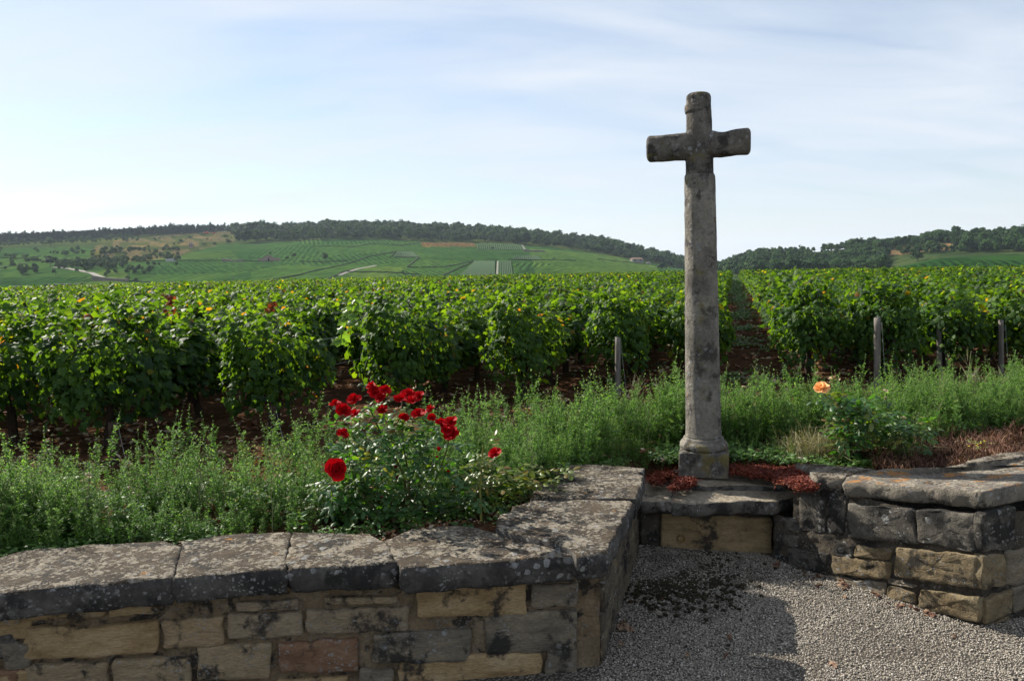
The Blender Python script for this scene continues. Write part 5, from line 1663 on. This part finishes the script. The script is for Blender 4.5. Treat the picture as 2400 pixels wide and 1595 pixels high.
# ------------------------------------------------------------------ far trees, scrub and woods
def tree_mesh(seed, h=12, rad=5, n=300, pine=False):
    r = np.random.default_rng(seed); P, N, T, S = [], [], [], []
    lobes = []
    for k in range(11 if not pine else 7):
        a = r.uniform(0, 6.283); q = r.uniform(0, rad * .62)
        if pine: lobes.append((0 + r.normal(0, .5), r.normal(0, .5), h * (.3 + .1 * k), rad * (1 - .11 * k)))
        else: lobes.append((math.cos(a) * q, math.sin(a) * q, h * r.uniform(.32, .8), rad * r.uniform(.34, .55)))
    for i in range(n):
        L = lobes[r.integers(len(lobes))]
        d = r.normal(0, 1, 3); d /= np.linalg.norm(d)
        e = r.uniform(.65, 1.08) * L[3]
        p = np.array([L[0] + d[0] * e, L[1] + d[1] * e, L[2] + d[2] * e * (.75 if not pine else .4)])
        if p[2] < h * .07: p[2] = h * .07 + r.uniform(0, 1)
        P.append(p); N.append(d + r.normal(0, .35, 3)); T.append(r.normal(0, 1, 3)); S.append(r.uniform(.8, 1.7) * rad / 5)
    blob = (np.array([(0, -.5, 0), (.4, -.25, -.08), (.5, .2, -.1), (.1, .5, -.05), (-.35, .38, -.1), (-.5, -.1, -.12), (0, 0, .15)]), np.array([(i, (i + 1) % 6, 6) for i in range(6)]))
    return cloud(blob[0], blob[1], P, N, T, S)
crowns, pines = [], []
for i in range(6):
    V_, T_ = tree_mesh(1000 + i, 12, 5, 320); me = mesh_np('crown', V_, T_); me.materials.append(M_tree); crowns.append(me)
for i in range(2):
    V_, T_ = tree_mesh(1020 + i, 13, 3.4, 220, True); me = mesh_np('crown', V_, T_); me.materials.append(M_pine); pines.append(me)
def tree_trunk(h, r):
    parts = [tube([(0, 0, -1), (.05 * h * .1, 0, h * .3), (0, .05, h * .62)], [r, r * .75, r * .35], 7)]
    for a in (0, 2.1, 4.2):
        parts.append(tube([(0, 0, h * .3), (math.cos(a) * h * .12, math.sin(a) * h * .12, h * .5)], [r * .45, r * .15], 5))
    v, f = merge(parts); me = mesh_from('trunk', v, f, True); me.materials.append(M_treebark); return me
TT = tree_trunk(12, .35)
def far_tree(u, v, hpx, label, mesh=None, wide=1.0, name='tree', group=None, cat='tree'):
    p = far_pt(u, v); d = math.hypot(p.x, p.y); h = hpx * d / F / 12.5
    o = thing(name, p, rw.uniform(0, 6.28)); o.scale = (h * wide, h * wide, h)
    link('crown', mesh or crowns[rw.randrange(6)], None, o); link('trunk', TT, None, o)
    tag(o, label, cat, group)
    return o
IND = [(764, 611, 24, 'lone round dark tree in the middle of the hillside vineyards', 1.0), (1552, 634, 26, 'large round dark tree at the right foot of the wooded slope', 1.3), (1585, 630, 16, 'small round tree beside the large one at the foot of the slope', 1.2),
       (484, 547, 19, 'taller pine-like tree on the skyline at the end of the left wood', .9), (507, 546, 12, 'small round tree on the skyline, left one of a spaced pair', 1.1), (531, 545, 14, 'round tree on the skyline, right one of a spaced pair', 1.2),
       (118, 578, 20, 'big round tree at the lower edge of the far left wood', 1.3), (240, 602, 24, 'tall dark tree standing in the hedge left of the dry meadow', .9), (264, 600, 22, 'second tall dark tree right beside the one left of the meadow', .9),
       (118, 622, 22, 'wide dark tree in the hedge above the far left vineyards', 1.9), (145, 622, 16, 'dark bushy tree right of the wide hedge tree at far left', 1.8), (25, 604, 9, 'small dark bush in the far left vineyards', 1.6), (60, 604, 9, 'low dark bush beside the small one in the far left vineyards', 2.2),
       (365, 597, 16, 'dark round tree at the lower edge of the dry meadow', 1.3), (425, 571, 12, 'dark tree in the upper part of the dry meadow', 1.3), (502, 576, 11, 'round bush at the right end of the dry meadow', 1.5), (535, 572, 13, 'tree at the right edge of the dry meadow under the wood', 1.5),
       (448, 580, 9, 'pale pointed tree beside the tiny hut', .9), (384, 590, 13, 'light green tree in the meadow between two darker trees', .9), (222, 621, 13, 'brownish round tree in the lower hedge of the valley', 1.4), (232, 624, 11, 'green bush next to the brownish tree', 1.5),
       (633, 597, 7, 'small bush growing on the old stone ruin', 1.3), (690, 604, 12, 'bushy tree right of the stone ruin', 1.8), (672, 608, 9, 'low bush right beside the stone ruin', 1.6), (1153, 584, 6, 'small dark bush inside the striped vineyard plot', 2.2),
       (943, 642, 9, 'dark bush on the terrace line low on the hill', 1.4), (1298, 608, 5, 'small dark hedge bush on the light green slope', 3.0), (300, 656, 12, 'dark bush at the end of the roadside wall', 1.6), (320, 660, 10, 'dark hedge bush above the front vines by the road', 2.0),
       (2168, 574, 22, 'big round tree in the dry clearing of the right hill', 1.25), (1895, 580, 14, 'round tree on the skyline of the right hill', 1.1), (2062, 560, 14, 'taller of two skyline trees on the right hill', 1.2), (2083, 560, 16, 'broad skyline tree right of the other one on the right hill', 1.2),
       (2150, 612, 26, 'pale green round tree below the clearing on the right hill', 1.5), (2210, 585, 14, 'round bush at the right end of the clearing', 1.5)]
for u, v, h_, lab, w_ in IND: far_tree(u, v, h_, lab, None, w_)
# scrub dotted over the dry meadow: countable
SCR = []
while len(SCR) < 44:
    u, v = rw.uniform(170, 560), rw.uniform(546, 625)
    if not inpoly(u, v, [(150, 590), (230, 575), (330, 562), (480, 548), (560, 545), (548, 572), (470, 588), (420, 602), (330, 622), (240, 640), (190, 612)]): continue
    SCR.append((u, v))
for u, v in SCR:
    zn = ('in the upper' if v < 575 else 'in the lower') + (' left part' if u < 330 else ' middle part' if u < 450 else ' right part')
    far_tree(u, v, rw.uniform(3.5, 8), 'small round bush %s of the dry hillside meadow' % zn, None, rw.uniform(1.3, 2.6), 'bush', 'bushes %s of the dry meadow' % zn, 'bush')
def forest(name, n, sampler, protos_, label, smin, smax):
    pts = []
    while len(pts) < n:
        q = sampler()
        if q is None: continue
        x, y, z = q
        pts.append((x, y, z - .5, 0, 0, rw.uniform(0, 6.28), (smin + (smax - smin) * max(0, min(1, .35 + .9 * nz((x * .02, y * .02, 3)) + rw.gauss(0, .28)))) * (1.25 if rw.random() < .06 else 1), rw.randrange(len(protos_))))
    gn_scatter(name, pts, [proto('%02d_%s' % (i, name), m) for i, m in enumerate(protos_)], label, 'wood')
def polar_sample(u0, u1, f0, f1, cond=None):
    def f():
        u = rw.uniform(u0, u1); az, te = az_te(u, 600); s = rscale(az)
        r = (900 + (1150 - 900) * rw.uniform(f0, f1)) * s
        x, y, z = r * math.sin(az), r * math.cos(az), terr_z(az, r)
        if cond:
            uu, vv = px((x, y, z))
            if not cond(uu, vv, r / s): return None
        return x, y, z
    return f
forest('hill_woodland', 2600, polar_sample(545, 1640, .0, 1.3, lambda u, v, r: r > 905 and not (u < 640 and r < 1010 and u < 545 + (r - 900))), crowns, 'dense broadleaved wood covering the crest of the long hill', .6, 1.3)
forest('pine_wood', 1700, polar_sample(-200, 545, .72, 1.3, lambda u, v, r: r > 1085 + max(0, (u - 330) * .35)), pines, 'even dark pine wood along the skyline at far left', .75, .95)
forest('edge_bushes', 260, polar_sample(-200, 330, .35, .95), crowns, 'broken belt of bushes below the pine wood', .3, .6)
def rh(u, v, r):
    if u > 2080 and v > 590 + (2400 - u) * .03: return False
    for q in MEADOW_R:
        if inpoly(u, v, q): return rw.random() < .05
    return True
forest('slope_woodland', 3600, polar_sample(1640, 2750, -.65, 1.25, lambda u, v, r: rh(u, v, r) and (r > 760)), crowns, 'dark wood covering the hill on the right and the gap beside the cross', .42, .95)
forest('valley_hedges', 420, polar_sample(-150, 420, -1.4, -.1, lambda u, v, r: abs(nz((u * .012, v * .09, 5))) < .06 or (130 < u < 300 and 610 < v < 632)), crowns, 'dark hedges winding between the left valley plots', .25, .5)

# field boundaries on the hill ------------------------------------------------
M_hedge = mat_plain('dark_bank', (.012, .026, .009), (.035, .06, .02), .8, 1, .6, .3)
M_pale = mat_plain('pale_stone_bank', (.13, .115, .09), (.2, .18, .15), .8, 1, .4, .2)
M_road = mat_plain('pale_track', (.16, .145, .12), (.24, .22, .19), .5, .9, .1, .1)
def strip(lst, width, height, name, label, cat, mat, kind=None, step=4.0, bumpy=.9):
    P_ = [far_pt(u, v) for u, v in lst]; Q = []
    for a, b in zip(P_, P_[1:]):
        k = max(1, int((b - a).length / step))
        for i in range(k): Q.append(a.lerp(b, i / k))
    Q.append(P_[-1]); V, Fs = [], []
    o = thing(name, Q[len(Q) // 2]) if kind is None else None
    off = Vector(o.location) if o else Vector()
    for i, p in enumerate(Q):
        d = (Q[min(i + 1, len(Q) - 1)] - Q[max(i - 1, 0)]); d.z = 0; d.normalize(); s_ = Vector((-d.y, d.x, 0)) * width / 2
        zt_ = ground_at(p.x, p.y); hh = height * (1 + bumpy * nz((i * .7, width, 0)))
        for q, zq in ((p - s_, -1), (p - s_ * .8, hh), (p + s_ * .8, hh), (p + s_, -1)):
            zz_ = ground_at(q.x, q.y)
            V.append(Vector((q.x, q.y, zz_ + zq)) - off)
    for i in range(len(Q) - 1):
        for k in range(3):
            a = i * 4 + k; Fs.append((a, a + 1, a + 5, a + 4))
    Fs.append((0, 1, 2, 3)); n = (len(Q) - 1) * 4; Fs.append((n + 3, n + 2, n + 1, n))
    me = mesh_from(name, V, Fs)
    if kind: 
        q = link(name, me, mat); tag(q, kind=kind); return q
    link('bank', me, mat, o); tag(o, label, cat)
    return o
HG = [([(330, 613), (385, 611), (520, 611), (640, 613)], 'dark hedge line running left of the stone ruin'), ([(700, 613), (760, 614), (815, 612)], 'short field edge running right of the ruin to the lone tree'),
      ([(585, 664), (700, 645), (800, 622), (862, 602), (930, 590)], 'long dark bank climbing diagonally up the middle of the hill'), ([(765, 655), (800, 640), (830, 630)], 'short dark bank just above the front vines in the middle'),
      ([(800, 637), (905, 638), (990, 644)], 'terrace line low on the hill above the front vines'), ([(955, 625), (983, 603), (968, 592), (925, 592), (915, 602)], 'dark outline round a small striped plot'),
      ([(250, 655), (330, 660), (400, 664), (470, 668)], 'dark roadside bank above the front vines at left'), ([(1190, 609), (1260, 609), (1350, 611)], 'dark bank below the small striped plot on the right'),
      ([(1400, 607), (1450, 613), (1520, 620)], 'thin dark line on the light green slope near the house'), ([(0, 605), (70, 606), (95, 600)], 'hedge line in the far left vineyards'),
      ([(870, 571), (940, 576), (985, 568)], 'curved dark edge below the wood'), ([(730, 578), (830, 579), (870, 571)], 'thin dark field edge under the wood'), ([(955, 627), (1040, 626), (1110, 612)], 'thin dark edge between two middle plots'),
      ([(1040, 645), (1075, 628), (1115, 612), (1165, 611)], 'dark edge beside the ribbed plots'), ([(0, 630), (30, 622), (60, 619)], 'short dark edge at the left border of the hill')]
for l_, lab in HG: strip(l_, .9, .6, 'field_bank', lab, 'field bank', M_hedge)
strip([(215, 657), (260, 657), (300, 660)], 1.5, 2.0, 'roadside_wall', 'long grey retaining wall beside the pale road in the valley', 'wall', M_pale)
strip([(388, 612), (413, 612)], 1.0, 1.7, 'roadside_wall', 'short white wall in the hedge line below the dry meadow', 'wall', mat_plain('white_wall', (.32, .32, .31), (.42, .42, .4), 1, .9, .1, .1))
strip([(1228, 589), (1276, 590)], 1.2, 1.6, 'roadside_wall', 'low pale wall right of the upper striped plot', 'wall', M_pale)
strip([(520, 612), (572, 613)], 1.2, 1.4, 'roadside_wall', 'low pale bank in the hedge line left of the stone ruin', 'wall', M_pale)
strip([(128, 626), (150, 628), (185, 634), (215, 640), (238, 650), (248, 658)], 4.5, .25, 'valley_road', None, None, M_road, 'structure', bumpy=0)
strip([(795, 645), (840, 630), (880, 622)], 3.5, .2, 'farm_track', None, None, M_road, 'structure', bumpy=0)
strip([(1168, 612), (1166, 648)], 2.5, .2, 'farm_track', None, None, M_road, 'structure', bumpy=0)
strip([(1222, 573), (1232, 588)], 3, .2, 'farm_track', None, None, M_road, 'structure', bumpy=0)
# ribbed plots: real rows of vines seen from afar
def ribs(poly, n, label, flip=False):
    (a0, b0, b1, a1) = [Vector(q + (0,)) for q in poly]     # top-left, top-right, bottom-right, bottom-left
    V, Fs = [], []
    for i in range(n):
        t = (i + .5) / n
        A, B_ = a0.lerp(b0, t), a1.lerp(b1, t)
        pa, pb_ = far_pt(A.x, A.y), far_pt(B_.x, B_.y)
        d = pb_ - pa; k = max(3, int(d.length / 5)); d.z = 0; d.normalize(); s_ = Vector((-d.y, d.x, 0)) * .75
        o0 = len(V)
        for j in range(k + 1):
            p = pa.lerp(pb_, j / k); hh = .8 + .3 * nz((i, j, 0))
            for q, zq in ((p - s_, -.5), (p - s_ * .5, hh), (p + s_ * .5, hh), (p + s_, -.5)):
                V.append((q.x, q.y, ground_at(q.x, q.y) + zq))
        for j in range(k):
            for m_ in range(3):
                a = o0 + j * 4 + m_; Fs.append((a, a + 1, a + 5, a + 4))
    o = link('hillside_vine_rows', mesh_from('hillside_vine_rows', V, Fs), M_rib)
    tag(o, label, 'vine rows', kind='stuff')
M_rib = mat_plain('rib_green', (.024, .058, .018), (.036, .078, .024), .6, 1, .4, .4)
ribs([(1168, 613), (1198, 613), (1203, 648), (1166, 648)], 8, 'clearly ribbed vine plot low on the hill')
ribs([(1118, 572), (1222, 572), (1230, 587), (1118, 585)], 22, 'ribbed vine plot just under the wood')
ribs([(930, 591), (968, 591), (980, 603), (922, 604)], 12, 'small ribbed plot in the middle of the hill')
ribs([(1205, 600), (1262, 600), (1270, 610), (1200, 609)], 14, 'small ribbed plot right of the middle')
ribs([(1112, 613), (1160, 613), (1160, 648), (1075, 648)], 22, 'finely ribbed slanting plot')

# buildings far off --------------------------------------------------------
def box(x0, x1, y0, y1, z0, z1):
    V = [(x, y, z) for z in (z0, z1) for x, y in ((x0, y0), (x1, y0), (x1, y1), (x0, y1))]
    return [Vector(q) for q in V], [(3, 2, 1, 0), (4, 5, 6, 7), (0, 1, 5, 4), (1, 2, 6, 5), (2, 3, 7, 6), (3, 0, 4, 7)]
M_ruin = mat_plain('ruin_stone', (.2, .145, .115), (.3, .23, .19), .8, .95, .3, .2)
M_white = mat_plain('pale_plaster', (.2, .19, .175), (.26, .25, .23), .5, .9, .1, .1)
M_tile = mat_plain('clay_tile', (.16, .10, .07), (.22, .14, .10), 2, .9, .3, .1)
M_hole = mat_plain('dark_opening', (.015, .014, .013), (.03, .028, .025), 1, .9, .1, .1)
p = far_pt(630, 611); d_ = p.length / F
ru = thing('stone_ruin', p, 0); tag(ru, 'small ruined stone building with gabled middle wall, set in the hillside vineyards', 'ruin')
V = [(-9, 0, -1), (9, 0, -1), (9, 0, 3), (4, 0, 3.4), (1.5, 0, 7), (-1.5, 0, 7.2), (-5, 0, 3.6), (-9, 0, 2.6)]
V = [Vector(q) * d_ * .9 for q in [(x * 3, y, z * 1.9) for x, y, z in V]]
V2 = [v_ + Vector((0, 6 * d_, 0)) for v_ in V]; n = len(V)
Fs = [tuple(range(n)), tuple(reversed(range(n, 2 * n)))] + [(i, n + i, n + (i + 1) % n, (i + 1) % n) for i in range(n)]
link('wall', mesh_from('wall', V + V2, Fs), M_ruin, ru)
v, f = box(-1.6 * d_, 1.6 * d_, -.5 * d_, .3 * d_, -1 * d_, 5.5 * d_); link('doorway', mesh_from('doorway', v, f), M_hole, ru)
def house(u, v_, wpx, hpx, label, roofm, wallm, name='house', roofh=.5):
    p = far_pt(u, v_); d_ = p.length / F; w, h = wpx * d_, hpx * d_
    o = thing(name, p, R(12)); tag(o, label, 'house' if name == 'house' else name.replace('_', ' '))
    v, f = box(-w / 2, w / 2, -w * .3, w * .3, -2, h); link('wall', mesh_from('wall', v, f), wallm, o)
    e = .06 * w; rv_ = [(-w / 2 - e, -w * .3 - e, h), (w / 2 + e, -w * .3 - e, h), (w / 2 + e, w * .3 + e, h), (-w / 2 - e, w * .3 + e, h), (-w / 2 * .7, 0, h + h * roofh), (w / 2 * .7, 0, h + h * roofh)]
    rf = link('roof', mesh_from('roof', rv_, [(0, 1, 5, 4), (2, 3, 4, 5), (1, 2, 5), (3, 0, 4), (3, 2, 1, 0)]), roofm, o)
    for k in (-.25, .25):
        v, f = box(w * (k - .06), w * (k + .06), -w * .3 - .06, -w * .3 + .1, h * .35, h * .75); link('window', mesh_from('window', v, f), M_hole, o)
    return o
house(1492, 614, 26, 7, 'white farmhouse with orange tiled roof at the edge of the wood', M_tile, M_white)
house(448, 581, 8, 9, 'tiny grey stone hut at the edge of the dry meadow', M_ruin, M_ruin, 'field_hut', .35)
house(1520, 619, 8, 4, 'tiny white shed below the farmhouse', M_white, M_white, 'shed', .3)
p = far_pt(492, 548); d_ = p.length / F
o = thing('farm_machine', p); tag(o, 'reddish farm machine on the skyline beside the spaced trees', 'farm machine')
M_redm = mat_plain('red_paint', (.35, .06, .04), (.45, .09, .06), 1, .6, .1, .1)
v, f = merge([box(-13 * d_, -2 * d_, -2 * d_, 2 * d_, .8 * d_, 4 * d_), box(3 * d_, 12 * d_, -2 * d_, 2 * d_, .8 * d_, 3 * d_), box(-9 * d_, -5 * d_, -2 * d_, 2 * d_, 4 * d_, 5.5 * d_)]); link('body', mesh_from('body', v, f), M_redm, o)
v, f = tube([(-10 * d_, -2.2 * d_, .8 * d_), (-10 * d_, 2.2 * d_, .8 * d_)], 1.1 * d_, 10); link('wheel', mesh_from('wheel', v, f), M_hole, o)
v, f = tube([(-4 * d_, -2.2 * d_, .8 * d_), (-4 * d_, 2.2 * d_, .8 * d_)], 1.1 * d_, 10); link('wheel', mesh_from('wheel', v, f), M_hole, o)
# dark stacked timber shelter in the valley at left
az, te = az_te(110, 676); r_ = 300
p = Vector((r_ * math.sin(az), r_ * math.cos(az), 0)); zt_ = CAMZ + r_ * az_te(110, 661)[1]; zb = terr_z(az, r_)
o = thing('long_shed', (p.x, p.y, zt_ - 4), R(18)); tag(o, 'long low dark shed roofs just above the vines at far left', 'shed')
v, f = box(-9, 9, -3, 3, min(-6, zb - zt_ + 2), 2.4); link('wall', mesh_from('wall', v, f), M_hole, o)
v, f = merge([box(-10, -1, -4, 4, 2.4, 3.0), box(0, 10, -4, 4, 2.6, 3.3)]); link('roof', mesh_from('roof', v, f), mat_plain('dark_roof', (.03, .03, .032), (.08, .08, .085), 1, .9, .2, .1), o)
v, f = box(9.4, 14, -3, 3, min(-6, zb - zt_ + 2), 2.7); link('lean_to', mesh_from('lean_to', v, f), M_hole, o)
# poles on the hill
for u, v_, hp, lab in ((803, 610, 22, 'thin power pole among the hillside vineyards'), (547, 662, 18, 'thin power pole low on the hill above the vines')):
    p = far_pt(u, v_); d_ = p.length / F; o = thing('power_pole', p); tag(o, lab, 'pole')
    v, f = tube([(0, 0, -.5), (0, 0, hp * d_)], [.22, .14], 6); link('pole', mesh_from('pole', v, f), M_wood, o)
    v, f = box(-1, 1, -.1, .1, hp * d_ - .8, hp * d_ - .6); link('crossarm', mesh_from('crossarm', v, f), M_wood, o)

# ------------------------------------------------------------------ haze
v, f = box(-3400, 3400, -60, 5300, -60, 130)
hz_ = link('haze', mesh_from('haze', v, f))
hm = bpy.data.materials.new('haze'); hm.use_nodes = True; ht = hm.node_tree; ht.nodes.clear()
pv = ht.nodes.new('ShaderNodeVolumePrincipled'); pv.inputs['Color'].default_value = (.72, .84, 1.0, 1); pv.inputs['Density'].default_value = HAZE; pv.inputs['Anisotropy'].default_value = .2
ho = ht.nodes.new('ShaderNodeOutputMaterial'); ht.links.new(pv.outputs[0], ho.inputs['Volume'])
hz_.data.materials.append(hm); tag(hz_, 'thin bluish summer haze over the hills', 'haze', kind='stuff')
